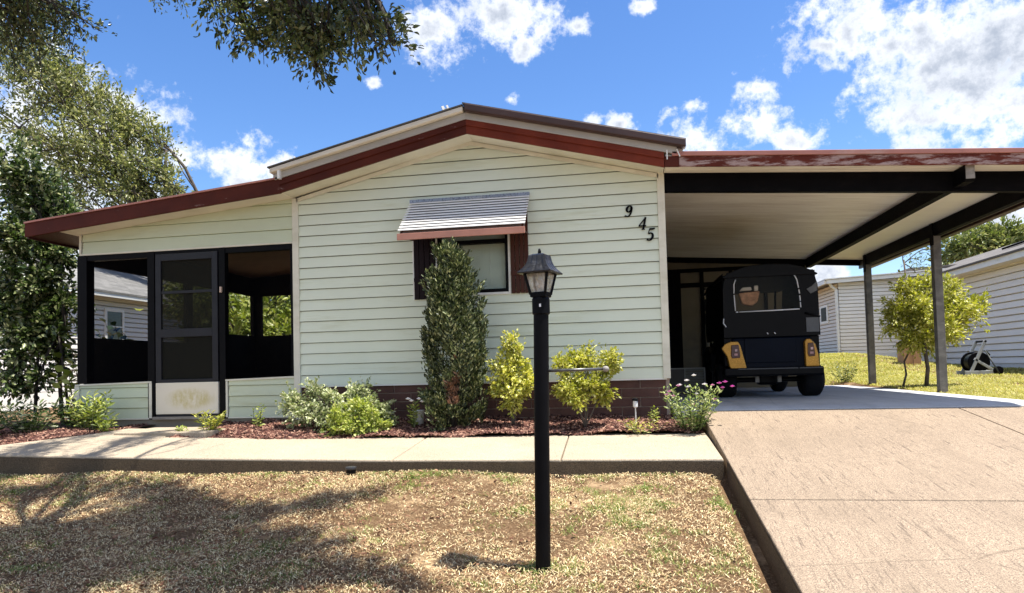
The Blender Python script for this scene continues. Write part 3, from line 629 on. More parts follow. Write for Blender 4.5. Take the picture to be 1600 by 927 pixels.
mb = MB(); mb.box(-6.80, -3.862, FY+.0, 11.7, -.35, -.046); mb.build('foundation', M['found'], house)
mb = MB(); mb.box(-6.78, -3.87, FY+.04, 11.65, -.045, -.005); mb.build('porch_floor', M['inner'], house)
mb = MB(); mb.box(-6.775, -6.64, FY-.018, FY+.11, .41, 2.024)
mb.box(-5.79, -5.695, FY-.020, FY+.06, -.04, 2.024); mb.box(-4.825, -4.745, FY-.020, FY+.06, -.04, 2.024)
mb.box(-6.64, -5.79, FY-.010, FY+.06, 1.955, 2.024); mb.box(-4.745, -3.862, FY-.010, FY+.06, 1.955, 2.024); mb.box(-5.695, -4.825, FY-.012, FY+.06, 1.99, 2.024)
mb.box(-3.90, -3.862, FY-.01, FY+.04, .445, 1.955)
mb.build('porch_post', M['black'], house, bevel=.003)
scr = screenmat('porch_screen', (.004, .004, .005), .30)
mb = MB(); mb.add([(-6.64, FY+.03, .41), (-5.79, FY+.03, .41), (-5.79, FY+.03, 1.955), (-6.64, FY+.03, 1.955)], [(0, 1, 2, 3)]); mb.build('screen', scr, house)
mb = MB(); mb.add([(-4.745, FY+.03, .42), (-3.9, FY+.03, .42), (-3.9, FY+.03, 1.955), (-4.745, FY+.03, 1.955)], [(0, 1, 2, 3)]); mb.build('screen', scr, house)
# side and back walls of the porch with their openings
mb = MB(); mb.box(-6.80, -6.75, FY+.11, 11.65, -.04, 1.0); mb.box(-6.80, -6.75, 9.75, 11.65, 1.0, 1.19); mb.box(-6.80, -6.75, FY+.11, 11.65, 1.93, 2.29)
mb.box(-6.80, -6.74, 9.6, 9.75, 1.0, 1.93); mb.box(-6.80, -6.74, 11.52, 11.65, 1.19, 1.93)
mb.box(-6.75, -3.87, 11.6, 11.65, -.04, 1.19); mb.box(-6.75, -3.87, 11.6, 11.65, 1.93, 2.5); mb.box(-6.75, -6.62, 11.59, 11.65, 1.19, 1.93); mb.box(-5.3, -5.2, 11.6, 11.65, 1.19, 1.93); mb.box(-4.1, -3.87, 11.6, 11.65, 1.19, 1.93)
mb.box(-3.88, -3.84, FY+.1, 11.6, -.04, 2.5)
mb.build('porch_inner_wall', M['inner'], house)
mb = MB(); mb.prism([(-6.75, 2.26), (-3.88, 2.5), (-3.88, 2.52), (-6.75, 2.28)], 'y', FY+.03, 11.6); mb.build('porch_ceiling', M['ceiling_in'], house)
s2 = screenmat('side_screen', (.01, .01, .011), .12)
mb = MB(); mb.add([(-6.77, 7.6, 1.0), (-6.77, 11.6, 1.0), (-6.77, 11.6, 1.93), (-6.77, 7.6, 1.93)], [(0, 1, 2, 3)]); mb.add([(-6.7, 11.62, 1.19), (-4, 11.62, 1.19), (-4, 11.62, 1.93), (-6.7, 11.62, 1.93)], [(0, 1, 2, 3)]); mb.build('screen', s2, house)
# screen door
M['doorframe'] = paint('charcoal_door_frame', (.013, .013, .017), .3, 6, .45, spec=.3)
mb = MB(); mb.box(-5.675, -5.600, FY-.028, FY+.01, .41, 1.985); mb.box(-4.915, -4.840, FY-.028, FY+.01, .41, 1.985)
mb.box(-5.6, -4.915, FY-.028, FY+.01, 1.90, 1.985); mb.box(-5.6, -4.915, FY-.030, FY+.01, .955, 1.055); mb.box(-5.6, -4.915, FY-.020, FY+.01, 1.49, 1.525); mb.box(-5.675, -4.84, FY-.026, FY+.01, -.01, .018); mb.box(-5.6, -4.915, FY-.026, FY+.01, .405, .44)
door = mb.build('door', M['doorframe'], house, bevel=.003); door['label'] = 'dark screen door with a stained cream kick panel'
def kick():
    k = NT('kick_panel_paint'); st = k.n.new('ShaderNodeTexGradient'); st.gradient_type = 'SPHERICAL'
    k.l.new(k.map((2.6, 0, 6.5), loc=(5.21*2.6, 0, -.20*6.5)), st.inputs[0])
    v = k.n.new('ShaderNodeVectorMath'); 
    mask = k.math('MULTIPLY', k.mr(st.outputs['Fac'], .05, .5, 0, 1), k.mr(k.noise(9, 8, .75, k.map((1.5, 1, .7))), .38, .58, 0, 1))
    c = k.mix(k.math('MULTIPLY', mask, .75), (.74, .69, .56), (.50, .42, .12)); k.col(c).rough(.5); return k.m
M['kick'] = kick()
mb = MB(); mb.box(-5.675, -4.84, FY-.030, FY+.005, .018, .400); mb.build('kick_panel', M['kick'], door, bevel=.004)
mb = MB(); mb.add([(-5.6, FY-.005, .44), (-4.915, FY-.005, .44), (-4.915, FY-.005, 1.90), (-5.6, FY-.005, 1.90)], [(0, 1, 2, 3)]); mb.build('screen', screenmat('door_screen', (.016, .016, .013), .93), door)
mb = MB(); mb.box(-4.800, -4.778, FY-.05, FY-.02, 1.475, 1.545); mb.build('handle', paint('handle_beige', (.6, .45, .35), .1, 5, .4), door, bevel=.004)
mb = MB(); mb.box(-5.70, -4.80, FY-.06, FY+.0, -.044, -.012); mb.build('threshold', M['weathered'], door)
st = MB(); st.box(-5.55, -4.45, 6.62, 7.30, -.26, -.125)
tag(st.build('porch_step', M['walk'], bevel=.012), 'low pale concrete step slab in front of the screen door', 'step')

# ------------------------------------------------------------------ carport
cz = lambda x: 2.59-.068*x
car = thing('carport', 'flat roofed carport with dark beams, peeling red fascia and cream ceiling', 'carport', (2.5, 7.5, 0))
def ceil_mat(name, stain):
    k = NT(name); n = k.noise(1, 9, .7, k.map((.6, 3.5, 1))); n2 = k.noise(1, 6, .6, k.map((1.5, 13, 1), loc=(3, 1, 0)))
    c = k.mix(k.mr(n, .42, .7, 0, stain), (.93, .90, .78), (.42, .34, .21)); c = k.mix(k.mr(n2, .5, .7, 0, stain*.6), c, (.36, .29, .19))
    k.col(c).rough(.45); return k.m
M['ceil1'] = ceil_mat('stained_carport_ceiling', .4); M['ceil2'] = ceil_mat('clean_carport_ceiling', .08)
def pan(x0, x1, y0, y1, mat):
    mb = MB(); y = y0
    while y < y1-.01:
        ya, yb = y, min(y+.150, y1)
        for (p, q, a, b_) in ((ya, ya+.010, 0, .030), (ya+.010, ya+.022, .030, 0), (ya+.022, ya+.078, 0, 0), (ya+.078, ya+.083, 0, .005), (ya+.083, ya+.088, .005, 0), (ya+.088, yb, 0, 0)):
            mb.add([(x0, p, cz(x0)+a), (x1, p, cz(x1)+a), (x1, q, cz(x1)+b_), (x0, q, cz(x0)+b_)], [(0, 1, 2, 3)])
        y = yb
    return mb.build('ceiling', mat, car)
pan(.483, 3.40, 7.2, 13.3, M['ceil1'])
mb = MB(); mb.add([(3.40, 7.2, cz(3.40)), (4.48, 7.2, cz(4.48)), (4.48, 13.3, cz(4.48)), (3.40, 13.3, cz(3.40))], [(0, 3, 2, 1)]); mb.build('ceiling', M['ceil2'], car)
mb = MB(); mb.prism([(.483, cz(.483)+.02), (4.5, cz(4.5)+.02), (4.5, cz(4.5)+.10), (.70, cz(.70)+.10), (.483, cz(.483)+.11)], 'y', 7.2, 13.35); mb.build('roof', M['white'], car)
def cstrip(mb, x0, x1, lo, hi, y0, y1):
    mb.prism([(x0, cz(x0)+lo), (x1, cz(x1)+lo), (x1, cz(x1)+hi), (x0, cz(x0)+hi)], 'y', y0, y1)
mb = MB(); cstrip(mb, .474, .62, -.025, .082, 7.165, 7.198); mb.build('fascia', M['red'], car, bevel=.002); mb = MB(); cstrip(mb, 3.96, 4.52, -.025, .082, 7.165, 7.198); mb.build('fascia', M['red'], car, bevel=.002)
mb = MB(); cstrip(mb, .622, 3.958, -.025, .082, 7.168, 7.198); f_ = mb.build('fascia', M['redpeel'], car, bevel=.002); f_['label'] = 'peeling weathered red fascia board'
mb = MB(); cstrip(mb, .55, 4.54, .083, .130, 7.15, 7.199); mb.build('flashing', M['redmetal'], car, bevel=.004)
mb = MB(); cstrip(mb, .483, 4.2, -.205, -.002, 7.49, 7.57); mb.build('cross_beam', M['darkbeam'], car, bevel=.003)
mb = MB(); mb.prism([(7.24, 2.21), (7.27, 2.19), (13.2, 2.19), (13.2, 2.355), (7.24, 2.355)], 'x', 3.355, 3.445); mb.build('long_beam', M['darkbeam'], car, bevel=.003)
mb = MB(); mb.box(3.36, 3.44, 7.232, 7.239, 2.215, 2.345); mb.build('beam_end', M['weathered'], car)
mb = MB(); mb.box(4.20, 4.285, 7.3, 12.70, 2.125, cz(4.24)-.002); mb.build('edge_beam', M['darkbeam'], car, bevel=.003)
mb = MB(); mb.box(4.30, 4.335, 7.21, 13.3, 2.14, 2.26); mb.build('edge_ledger', paint('grey_ledger', (.06, .055, .055), .2, 5, .5), car)
mb = MB(); mb.box(4.40, 4.50, 7.2, 13.33, 2.13, 2.36); mb.build('side_gutter', M['gutterbrown'], car, bevel=.01)
M['post'] = paint('carport_post_paint', (.17, .16, .145), .4, 7, .8, (.38, .36, .32), .3)
for yy in (9.986, 12.62):
    mb = MB(); mb.box(4.188, 4.288, yy, yy+.10, -.06, 2.14); mb.build('post', M['post'], car, bevel=.004)
    mb = MB(); mb.box(4.186, 4.196, yy+.0-.002, yy+.098, 2.0, 2.3); mb.build('post_bracket', M['darkbeam'], car)
mb = MB(); cstrip(mb, .483, 4.45, -.10, -.003, 13.22, 13.30); mb.build('back_fascia', M['darkbeam'], car)
# store room wall closing the back of the carport
M['tanwall'] = paint('tan_store_wall', (.18, .155, .105), .2, 2, .7, (.08, .07, .05)); M['greywall'] = paint('dim_grey_panel', (.13, .13, .125), .2, 2, .7)
shed = thing('storage_room', 'dim tan store room wall with a panelled door at the back of the carport', 'storage room', (2, 13.3, 0))
mb = MB(); mb.prism([(.49, -.05), (3.41, -.05), (3.41, cz(3.41)-.01), (.49, cz(.49)-.01)], 'y', 13.32, 15.5); mb.build('wall', M['tanwall'], shed)
mb = MB()
for (a, c, z0, z1) in ((.5, 1.03, 0, 2.29), (1.03, 1.10, 0, 2.29), (1.46, 1.53, 0, 2.29), (2.0, 2.06, 0, 2.29), (2.62, 2.68, 1.2, 2.29), (3.22, 3.36, 0, 2.29)): mb.box(a, c, 13.285, 13.318, z0, z1)
for (a, c) in ((1.10, 1.46), (1.53, 2.0), (2.06, 2.62), (2.68, 3.22)): mb.box(a, c, 13.29, 13.318, 1.93, 2.02); mb.box(a, c, 13.29, 13.318, 2.22, 2.29)
mb.build('wall_batten', M['darkbeam'], shed)
mb = MB(); mb.box(1.56, 1.98, 13.30, 13.318, .02, 1.92); d_ = mb.build('door', paint('cream_door', (.30, .27, .20), .1, 2, .5), shed)
mb = MB(); mb.box(1.62, 1.92, 13.292, 13.3, .15, .8); mb.build('door_panel', M['tanwall'], d_)
for (a, z, w_, h_, cc_) in ((1.50, 1.66, .2, .24, (.08, .06, .04)), (1.52, 1.22, .19, .20, (.1, .1, .1)), (1.52, 1.47, .19, .20, (.1, .1, .1))):
    t = thing('wall_picture', {1.66: 'small brown framed picture high on the store room wall', 1.22: 'lower of two dark framed pictures beside the golf cart', 1.47: 'upper of two dark framed pictures beside the golf cart'}[z], 'picture', (a, 13.28, z))
    mb = MB(); mb.box(a, a+w_, 13.262, 13.284, z, z+h_); mb.build('frame', M['black'], t)
    mb = MB(); mb.box(a+.03, a+w_-.03, 13.256, 13.261, z+.03, z+h_-.03); mb.build('picture', paint('picture_print', (.34, .33, .30) if z < 1.6 else (.25, .2, .12), .6, 25, .4), t)
# leaning vent panel by the house corner
t = thing('screen_panel', 'grey framed louvred panel leaning at the house corner behind the flowers', 'panel', (.95, 11, 0))
mb = MB(); 
for (a, c, z0, z1) in ((.62, 1.24, .39, .41), (1.22, 1.24, 0, .39), (.62, .64, 0, .39), (.92, .935, 0, .39)): mb.box(a, c, 11.0, 11.03, z0, z1)
mb.build('frame', paint('pale_grey_frame', (.36, .38, .37), .1, 5, .5), t)
mb = MB(); mb.box(.64, .92, 11.01, 11.02, 0, .39); mb.build('panel', M['greywall'], t)
mb = MB()
for i in range(9): mb.add([(.935, 11.004, .01+i*.043), (1.22, 11.004, .01+i*.043), (1.22, 11.02, .045+i*.043), (.935, 11.02, .045+i*.043)], [(0, 1, 2, 3)])
mb.build('louvre', paint('pale_louvre', (.26, .28, .26), .1, 5, .5), t)
# tiny solar light etc. come later

# ------------------------------------------------------------------ lamp post in the front yard
lp = thing('lamp_post', 'black lamp post with a clear lantern standing in the dry front lawn', 'lamp post', (-.475, 3.7, -.62))
lx, ly, lz = -.475, 3.7, -.62
tx = .028            # the post leans a touch
mb = MB(); mb.tube([(lx, ly, lz-.05), (lx+tx*.5, ly, lz+.75), (lx+tx, ly, .80)], .0415, 24); mb.build('pole', M['black'], lp, smooth=False)
lx += tx
mb = MB(); mb.lathe([(.0415, .755), (.049, .76), (.049, .84), (.043, .853)], (lx, ly, 0), n=24); mb.build('collar', M['black'], lp)
def frustum(mb, cx, cy, prof, n=4, a0=45):
    vs = []; fs = []
    for (r, h) in prof:
        for j in range(n):
            t = R(a0+360*j/n); vs.append((cx+r*math.cos(t), cy+r*math.sin(t), h))
    k = len(prof)
    for i in range(k-1):
        for j in range(n): fs.append((i*n+j, i*n+(j+1) % n, (i+1)*n+(j+1) % n, (i+1)*n+j))
    fs += [tuple(range(n-1, -1, -1)), tuple((k-1)*n+j for j in range(n))]
    mb.add(vs, fs)
LS = .80; LR = -15   # the lantern is turned a little on its post
mb = MB(); frustum(mb, lx, ly, [(.056, .850), (.064, .854), (.064, .866), (.060, .868)], 4, 45+LR)
zt, zb_, rt_, rb_ = .985, .866, .094, .060
for j in range(4):
    a = R(45+LR+90*j); mb.beam((lx+rb_*math.cos(a), ly+rb_*math.sin(a), zb_), (lx+rt_*math.cos(a), ly+rt_*math.sin(a), zt), .012, .012)
    a2 = R(45+LR+90*(j+1)); mb.beam((lx+rb_*math.cos(a), ly+rb_*math.sin(a), zb_+.006), (lx+rb_*math.cos(a2), ly+rb_*math.sin(a2), zb_+.006), .012, .012); mb.beam((lx+rt_*math.cos(a), ly+rt_*math.sin(a), zt), (lx+rt_*math.cos(a2), ly+rt_*math.sin(a2), zt), .012, .014)
mb.build('lantern_frame', M['black'], lp)
def lantern_glass():
    k = NT('rippled_glass'); v = k.n.new('ShaderNodeTexVoronoi'); v.inputs['Scale'].default_value = 38; k.l.new(k.map((1, 1, .7)), v.inputs['Vector'])
    k.bump(v.outputs['Distance'], 1.0, .02); c = k.ramp(k.noise(26, 5, .7, k.map((1, 1, .6))), [(.3, (.30, .24, .17)), (.48, (.62, .57, .48)), (.64, (.95, .93, .88))])
    k.col(c).rough(.12)
    t = k.n.new('ShaderNodeBsdfTransparent'); ms = k.n.new('ShaderNodeMixShader'); ms.inputs[0].default_value = .5
    tl = k.n.new('ShaderNodeBsdfTranslucent'); k.l.new(c, tl.inputs['Color']); m2 = k.n.new('ShaderNodeMixShader'); m2.inputs[0].default_value = .45
    k.l.new(k.b.outputs[0], m2.inputs[1]); k.l.new(tl.outputs[0], m2.inputs[2])
    k.l.new(t.outputs[0], ms.inputs[1]); k.l.new(m2.outputs[0], ms.inputs[2]); k.l.new(ms.outputs[0], k.out.inputs['Surface']); return k.m
M['lglass'] = lantern_glass()
for j in range(4):
    mb = MB(); a, a2 = R(45+LR+90*j), R(45+LR+90*(j+1)); q = .95
    mb.add([(lx+rb_*q*math.cos(a), ly+rb_*q*math.sin(a), zb_), (lx+rb_*q*math.cos(a2), ly+rb_*q*math.sin(a2), zb_), (lx+rt_*q*math.cos(a2), ly+rt_*q*math.sin(a2), zt), (lx+rt_*q*math.cos(a), ly+rt_*q*math.sin(a), zt)], [(0, 1, 2, 3)])
    mb.build('glass_pane', M['lglass'], lp)
mb = MB(); mb.lathe([(.012, .868), (.014, .885), (.026, .91), (.030, .93), (.022, .955), (.005, .965)], (lx, ly, 0), n=16); mb.build('bulb', paint('frosted_bulb', (.85, .82, .72), .05, 9, .3), lp, smooth=True)
# flared ribbed roof
mb = MB(); prof = []
for (r_, h) in ((.166, .980), (.169, .987), (.155, .995), (.130, 1.010), (.106, 1.030), (.092, 1.052), (.086, 1.070), (.082, 1.082), (.055, 1.090)): prof.append((r_, h))
N_ = 48; vs = []; fs = []
for i, (r_, h) in enumerate(prof):
    for j in range(N_):
        t = 2*math.pi*j/N_; sq = 1/max(abs(math.cos(t)), abs(math.sin(t)))*.72; rib = 1-.035*(1 if j % 4 == 0 else 0)*(0 if i in (0, 1) else 1)
        a = t+R(LR); vs.append((lx+LS*r_*sq*rib*math.cos(a), ly+LS*r_*sq*rib*math.sin(a), h))
for i in range(len(prof)-1):
    for j in range(N_): fs.append((i*N_+j, i*N_+(j+1) % N_, (i+1)*N_+(j+1) % N_, (i+1)*N_+j))
fs += [tuple(range(N_-1, -1, -1)), tuple((len(prof)-1)*N_+j for j in range(N_))]
mb.add(vs, fs); mb.build('lantern_roof', paint('worn_black_metal', (.03, .03, .032), .5, 20, .32, (.20, .20, .21), .1, .4), lp)
mb = MB(); mb.lathe([(.004, 1.085), (.010, 1.09), (.009, 1.108), (.005, 1.122)], (lx, ly, 0), n=12); mb.build('finial', M['black'], lp, smooth=True)
mb = MB(); mb.tube([(lx-.03, ly-.002, .445), (lx+.33, ly+.01, .448)], .0085, 10); mb.build('cross_arm', paint('arm_metal', (.10, .10, .10), .4, 20, .35, (.3, .28, .25), .1, .5), lp, smooth=True)
mb = MB(); mb.lathe([(.003, 0), (.014, .006), (.017, .018), (.013, .03), (.004, .036)], (lx+.325, ly+.01, .448), 'x', 12); mb.build('arm_knob', M['weathered'], lp, smooth=True)
mb = MB(); mb.lathe([(.010, -.052), (.014, -.046), (.012, -.034)], (lx, ly, .452), 'x', 12); mb.build('arm_stub', M['weathered'], lp, smooth=True)
mb = MB(); mb.box(lx-.004, lx+.006, ly-.05, ly-.044, .795, .812); mb.build('collar_screw', M['alu'], lp)

# ------------------------------------------------------------------ golf cart, seen from behind
M['cartblack'] = paint('cart_black_plastic', (.003, .003, .004), .2, 8, .4, None, .0, spec=.12)
M['vinyl'] = paint('black_vinyl_cover', (.003, .003, .004), .2, 4, .4, None, .0, spec=.12)
M['navy'] = paint('dark_navy_bodywork', (.002, .005, .013), .2, 4, .35, None, .0, spec=.08)
M['gold'] = paint('bronze_gold_paint', (.52, .26, .03), .25, 3, .25, (.3, .12, .02), 0, .3)
M['chrome'] = paint('white_piping', (.75, .76, .78), .1, 5, .25)
M['tyre'] = paint('tyre_rubber', (.005, .005, .006), .3, 30, .8, None, .3, spec=.2)
gc = thing('golf_cart', 'black and bronze golf cart parked under the carport with its rear facing out', 'golf cart', (1.9, 9.4, 0))
ccx = 1.90
def rbox(x0, x1, y0, y1, z0, z1, bev, name, mat, parent=gc, seg=3): 
    b_ = MB(); b_.box(x0, x1, y0, y1, z0, z1); return b_.build(name, mat, parent, bevel=bev, seg=seg)
bd = rbox(ccx-.50, ccx+.50, 9.30, 11.3, .34, .80, .03, 'body', M['navy'])
rbox(ccx-.34, ccx+.30, 9.285, 9.30, .46, .78, .008, 'tailgate', M['navy'], bd)
rbox(ccx-.47, ccx-.36, 9.287, 9.299, .44, .76, .006, 'tailgate_trim', M['navy'], bd)
rbox(ccx-.62, ccx+.62, 9.22, 9.36, .285, .40, .025, 'bumper', M['cartblack'])
mb = MB(); mb.box(ccx-.44, ccx+.30, 9.212, 9.219, .375, .39); mb.box(ccx+.32, ccx+.60, 9.212, 9.219, .375, .39); mb.build('bumper_line', paint('bumper_edge', (.03, .035, .045), .2, 4, .35), bd)
rbox(ccx-.46, ccx+.46, 9.32, 9.46, .80, 1.13, .03, 'seat_back', M['cartblack'])
rbox(ccx-.42, ccx+.42, 9.27, 9.31, .86, 1.08, .02, 'storage_cover', M['vinyl'])
for s in (-1, 1):
    # bronze corner panel around each tail lamp
    o = ccx+s*.47 
    if s < 0: poly = [(ccx-.64, .70), (ccx-.60, .76), (ccx-.52, .79), (ccx-.43, .79), (ccx-.40, .74), (ccx-.33, .44), (ccx-.345, .425), (ccx-.52, .42), (ccx-.545, .46), (ccx-.575, .60)]
    else: poly = [(ccx+.40, .44), (ccx+.395, .76), (ccx+.42, .80), (ccx+.47, .80), (ccx+.53, .73), (ccx+.56, .60), (ccx+.57, .44)]
    poly = [(p[0], p[1]-.045) for p in poly]; b_ = MB(); b_.prism(poly, 'y', 9.235, 9.33); cp = b_.build('corner_panel', M['gold'], gc, bevel=.015, seg=3)
    lxx = (ccx-.53, ccx-.40) if s < 0 else (ccx+.42, ccx+.525)
    b_ = MB(); b_.prism([(lxx[0]+.012, .70), (lxx[1]-.026, .705), (lxx[1]-.008, .57), (lxx[1]-.012, .53), (lxx[0]+.02, .525), (lxx[0]+.005, .56)], 'y', 9.222, 9.236); tl = b_.build('tail_light', paint('tail_lamp_red', (.07, .006, .008), .2, 9, .12), gc, bevel=.006)
    b_ = MB(); c_ = sum(lxx)/2; b_.box(c_-.012, c_+.02, 9.216, 9.221, .615, .645); r__ = b_.build('reflector', paint('lamp_reflector', (.7, .45, .42), .2, 9, .15), tl, bevel=.003)
    b_ = MB(); b_.box(c_-.022, c_+.022, 9.216, 9.221, .56, .588); b_.build('reflector', paint('lamp_reflector', (.6, .30, .28), .2, 9, .15), tl, bevel=.003)
    # enclosure side panels
    b_ = MB(); xx = ccx+s*.58; b_.prism([(9.30, .80), (11.2, .80), (11.35, .95), (11.15, 1.66), (9.36, 1.66), (9.27, 1.10)], 'x', xx-.006, xx+.006); sp_ = b_.build('side_cover', M['vinyl'], gc)
# rear wheel arches and quarter panels, dark
for s in (-1, 1):
    x0, x1 = sorted((ccx+s*.46, ccx+s*.60)); b_ = MB(); poly = [(9.33, .42), (9.33, .80), (10.1, .80), (10.25, .35), (9.98, .32)]+[(9.66+.33*math.cos(R(a)), .22+.33*math.sin(R(a))) for a in range(20, 150, 15)]
    b_.prism(poly, 'x', x0, x1); b_.build('fender', M['cartblack'], gc, bevel=.01)
    b_ = MB(); b_.prism([(10.7, .32), (10.75, .62), (11.2, .74), (11.75, .62), (11.85, .34)]+[(11.28+.33*math.cos(R(a)), .22+.33*math.sin(R(a))) for a in range(20, 165, 15)], 'x', x0, x1); b_.build('fender', M['cartblack'], gc, bevel=.01)
for s, yy in ((-1, 9.66), (1, 9.66), (-1, 11.28), (1, 11.28)):
    w_ = .26 if yy < 10 else .2; xo = ccx+s*(.68 if yy < 10 else .58); xa = min(xo, xo-s*w_); b_ = MB()
    b_.lathe([(.10, 0), (.19, .004), (.222, .03), (.230, .06), (.230, w_-.06), (.222, w_-.03), (.19, w_-.004), (.10, w_)], (xa, yy, .230), 'x', 32); wh = b_.build('wheel', M['tyre'], gc, smooth=False)
    b_ = MB(); b_.lathe([(.03, 0), (.13, .004), (.135, .02), (.05, .03)], (xo+(.004 if s > 0 else -.034), yy, .230), 'x', 20); b_.build('rim', M['cartblack'], wh)
b_ = MB(); b_.tube([(ccx-.5, 9.66, .23), (ccx+.5, 9.66, .23)], .035, 10); b_.build('rear_axle', M['cartblack'], gc)
rbox(ccx-.13, ccx+.13, 9.58, 9.80, .16, .34, .04, 'gear_housing', M['cartblack'])
b_ = MB(); b_.tube([(ccx-.42, 11.28, .2), (ccx+.42, 11.28, .2)], .02, 8); b_.build('front_axle', M['weathered'], gc)
for xx in (ccx-.2, ccx+.08): rbox(xx, xx+.05, 9.4, 9.44, .20, .33, .004, 'tow_bracket', M['weathered'])
rbox(ccx-.5, ccx+.5, 10.2, 11.8, .30, .36, .02, 'floor_pan', M['cartblack'])
rbox(ccx-.52, ccx+.52, 10.0, 10.5, .60, .78, .04, 'seat', paint('cart_seat', (.10, .07, .05), .2, 4, .5))
rbox(ccx-.50, ccx+.50, 9.86, 9.98, .80, 1.20, .04, 'seat_back', paint('cart_seat_back', (.09, .06, .04), .2, 4, .5))
b_ = MB(); b_.prism([(11.25, .36), (11.3, .84), (11.55, .80), (11.9, .62), (11.95, .40)], 'x', ccx-.48, ccx+.48); b_.build('front_cowl', M['navy'], gc, bevel=.03)
# canopy: a crowned roof with rounded ends
b_ = MB(); prof = []
for i in range(13):
    t = -1+2*i/12; prof.append((ccx-.005+t*.60, 1.60+.150*(1-abs(t)**2.6)))
poly = prof+[(ccx+.585, 1.585), (ccx-.595, 1.585)]
b_.prism(poly, 'y', 9.24, 11.45); b_.build('canopy', M['cartblack'], gc, bevel=.02, seg=3)
# rear vinyl curtain with clear window and piping
def rect_ring(mb, pts_out, pts_in, y0, y1):
    n = len(pts_out)
    for i in range(n): mb.prism([pts_out[i], pts_out[(i+1) % n], pts_in[(i+1) % n], pts_in[i]], 'y', y0, y1)
outp = [(ccx-.60, .80), (ccx+.60, .80), (ccx+.590, 1.45), (ccx+.54, 1.655), (ccx-.54, 1.655), (ccx-.595, 1.45)]; inp = [(ccx-.455, 1.135), (ccx+.375, 1.145), (ccx+.365, 1.42), (ccx+.33, 1.60), (ccx-.43, 1.60), (ccx-.455, 1.42)]
b_ = MB(); rect_ring(b_, outp, inp, 9.262, 9.270); rc = b_.build('rear_curtain', M['vinyl'], gc)
b_ = MB(); b_.add([(p[0], 9.266, p[1]) for p in inp], [(0, 1, 2, 3, 4, 5)]); b_.build('clear_window', glassmat('clear_vinyl', (.75, .70, .62), .08, .08), rc)
for pts in ([(ccx-.43, 1.56), (ccx-.452, 1.50), (ccx-.455, 1.38)], [(ccx-.455, 1.36), (ccx-.445, 1.15)], [(ccx-.44, 1.133), (ccx-.41, 1.134)], [(ccx-.395, 1.134), (ccx+.0, 1.138), (ccx+.355, 1.146)], [(ccx+.30, 1.60), (ccx+.335, 1.53), (ccx+.352, 1.42)], [(ccx+.355, 1.40), (ccx+.362, 1.345)], [(ccx+.363, 1.32), (ccx+.368, 1.25)], [(ccx+.368, 1.235), (ccx+.370, 1.165)]):
    b_ = MB(); b_.tube([(p[0], 9.256, p[1]) for p in pts], .008, 8); b_.build('piping', M['chrome'], rc, smooth=True)
b_ = MB(); b_.box(ccx+.43, ccx+.585, 9.252, 9.261, .845, 1.03); b_.build('cover_patch', paint('grey_mesh_patch', (.10, .105, .11), .2, 9, .6), rc)
b_ = MB(); b_.prism([(ccx+.45, 1.40), (ccx+.52, 1.44), (ccx+.58, 1.50), (ccx+.58, 1.38), (ccx+.50, 1.34)], 'y', 9.25, 9.26); b_.build('cover_patch', paint('grey_film_patch', (.09, .09, .09), .2, 9, .4), rc)
b_ = MB(); b_.tube([(ccx+.42, 9.25, 1.09), (ccx+.5, 9.24, 1.07), (ccx+.60, 9.25, 1.04)], .012, 8); b_.build('strap', M['cartblack'], rc, smooth=True)
b_ = MB(); b_.lathe([(.025, 1.06), (.05, 1.07), (.035, 1.10), (.035, 1.17), (.025, 1.22)], (ccx-.50, 9.40, 0), n=16); b_.build('bottle', paint('milky_plastic', (.35, .35, .34), .15, 9, .4), gc, smooth=True)
b_ = MB(); b_.tube([(ccx-.60, 9.24, 1.05), (ccx-.605, 9.24, .99), (ccx-.57, 9.24, .94)], .008, 8); b_.build('grab_hook', M['chrome'], gc, smooth=True)
for xx in (ccx-.06, ccx+.03): 
    b_ = MB(); b_.tube([(xx, 9.25, .85), (xx+.014, 9.245, .83)], .007, 8); b_.build('latch', M['chrome'], gc)
b_ = MB(); b_.lathe([(.005, 0), (.16, .01), (.17, .025), (.165, .035)], (ccx-.24, 10.9, 1.02), 'y', 24); b_.build('steering_wheel', M['cartblack'], gc)
for s in (-1, 1):
    b_ = MB(); b_.tube([(ccx+s*.50, 9.36, .80), (ccx+s*.52, 9.38, 1.2), (ccx+s*.50, 9.5, 1.64)], .018, 8); b_.build('roof_post', M['cartblack'], gc, smooth=True)
    b_ = MB(); b_.tube([(ccx+s*.50, 11.5, .75), (ccx+s*.48, 11.2, 1.64)], .018, 8); b_.build('roof_post', M['cartblack'], gc, smooth=True)
hb = thing('added_bag', 'white and tan bag added behind the golf cart rear window as its bright patch', 'bag', (ccx-.3, 9.45, 1.2))  # added to stand for the bright reflection in the rear window
b_ = MB(); b_.prism([(ccx-.37, 1.40), (ccx-.09, 1.42), (ccx-.13, 1.27), (ccx-.2, 1.22), (ccx-.33, 1.25)], 'y', 9.42, 9.50); b_.build('added_pouch', paint('added_tan_bag', (.75, .45, .30), .4, 14, .6, (.3, .12, .08)), hb, bevel=.02)
b_ = MB(); b_.prism([(ccx-.36, 1.425), (ccx-.20, 1.43), (ccx-.21, 1.475), (ccx-.32, 1.47)], 'y', 9.40, 9.46); b_.build('added_flap', paint('added_white_cloth', (.95, .95, .95), .04, 9, .6), hb, bevel=.01)
b_ = MB(); b_.box(ccx-.17, ccx-.12, 9.40, 9.44, 1.42, 1.49); b_.build('tag', paint('added_white_tag', (.95, .95, .95), .04, 9, .6), hb, bevel=.008)  # tag of the added bag, stands for the bright reflection too

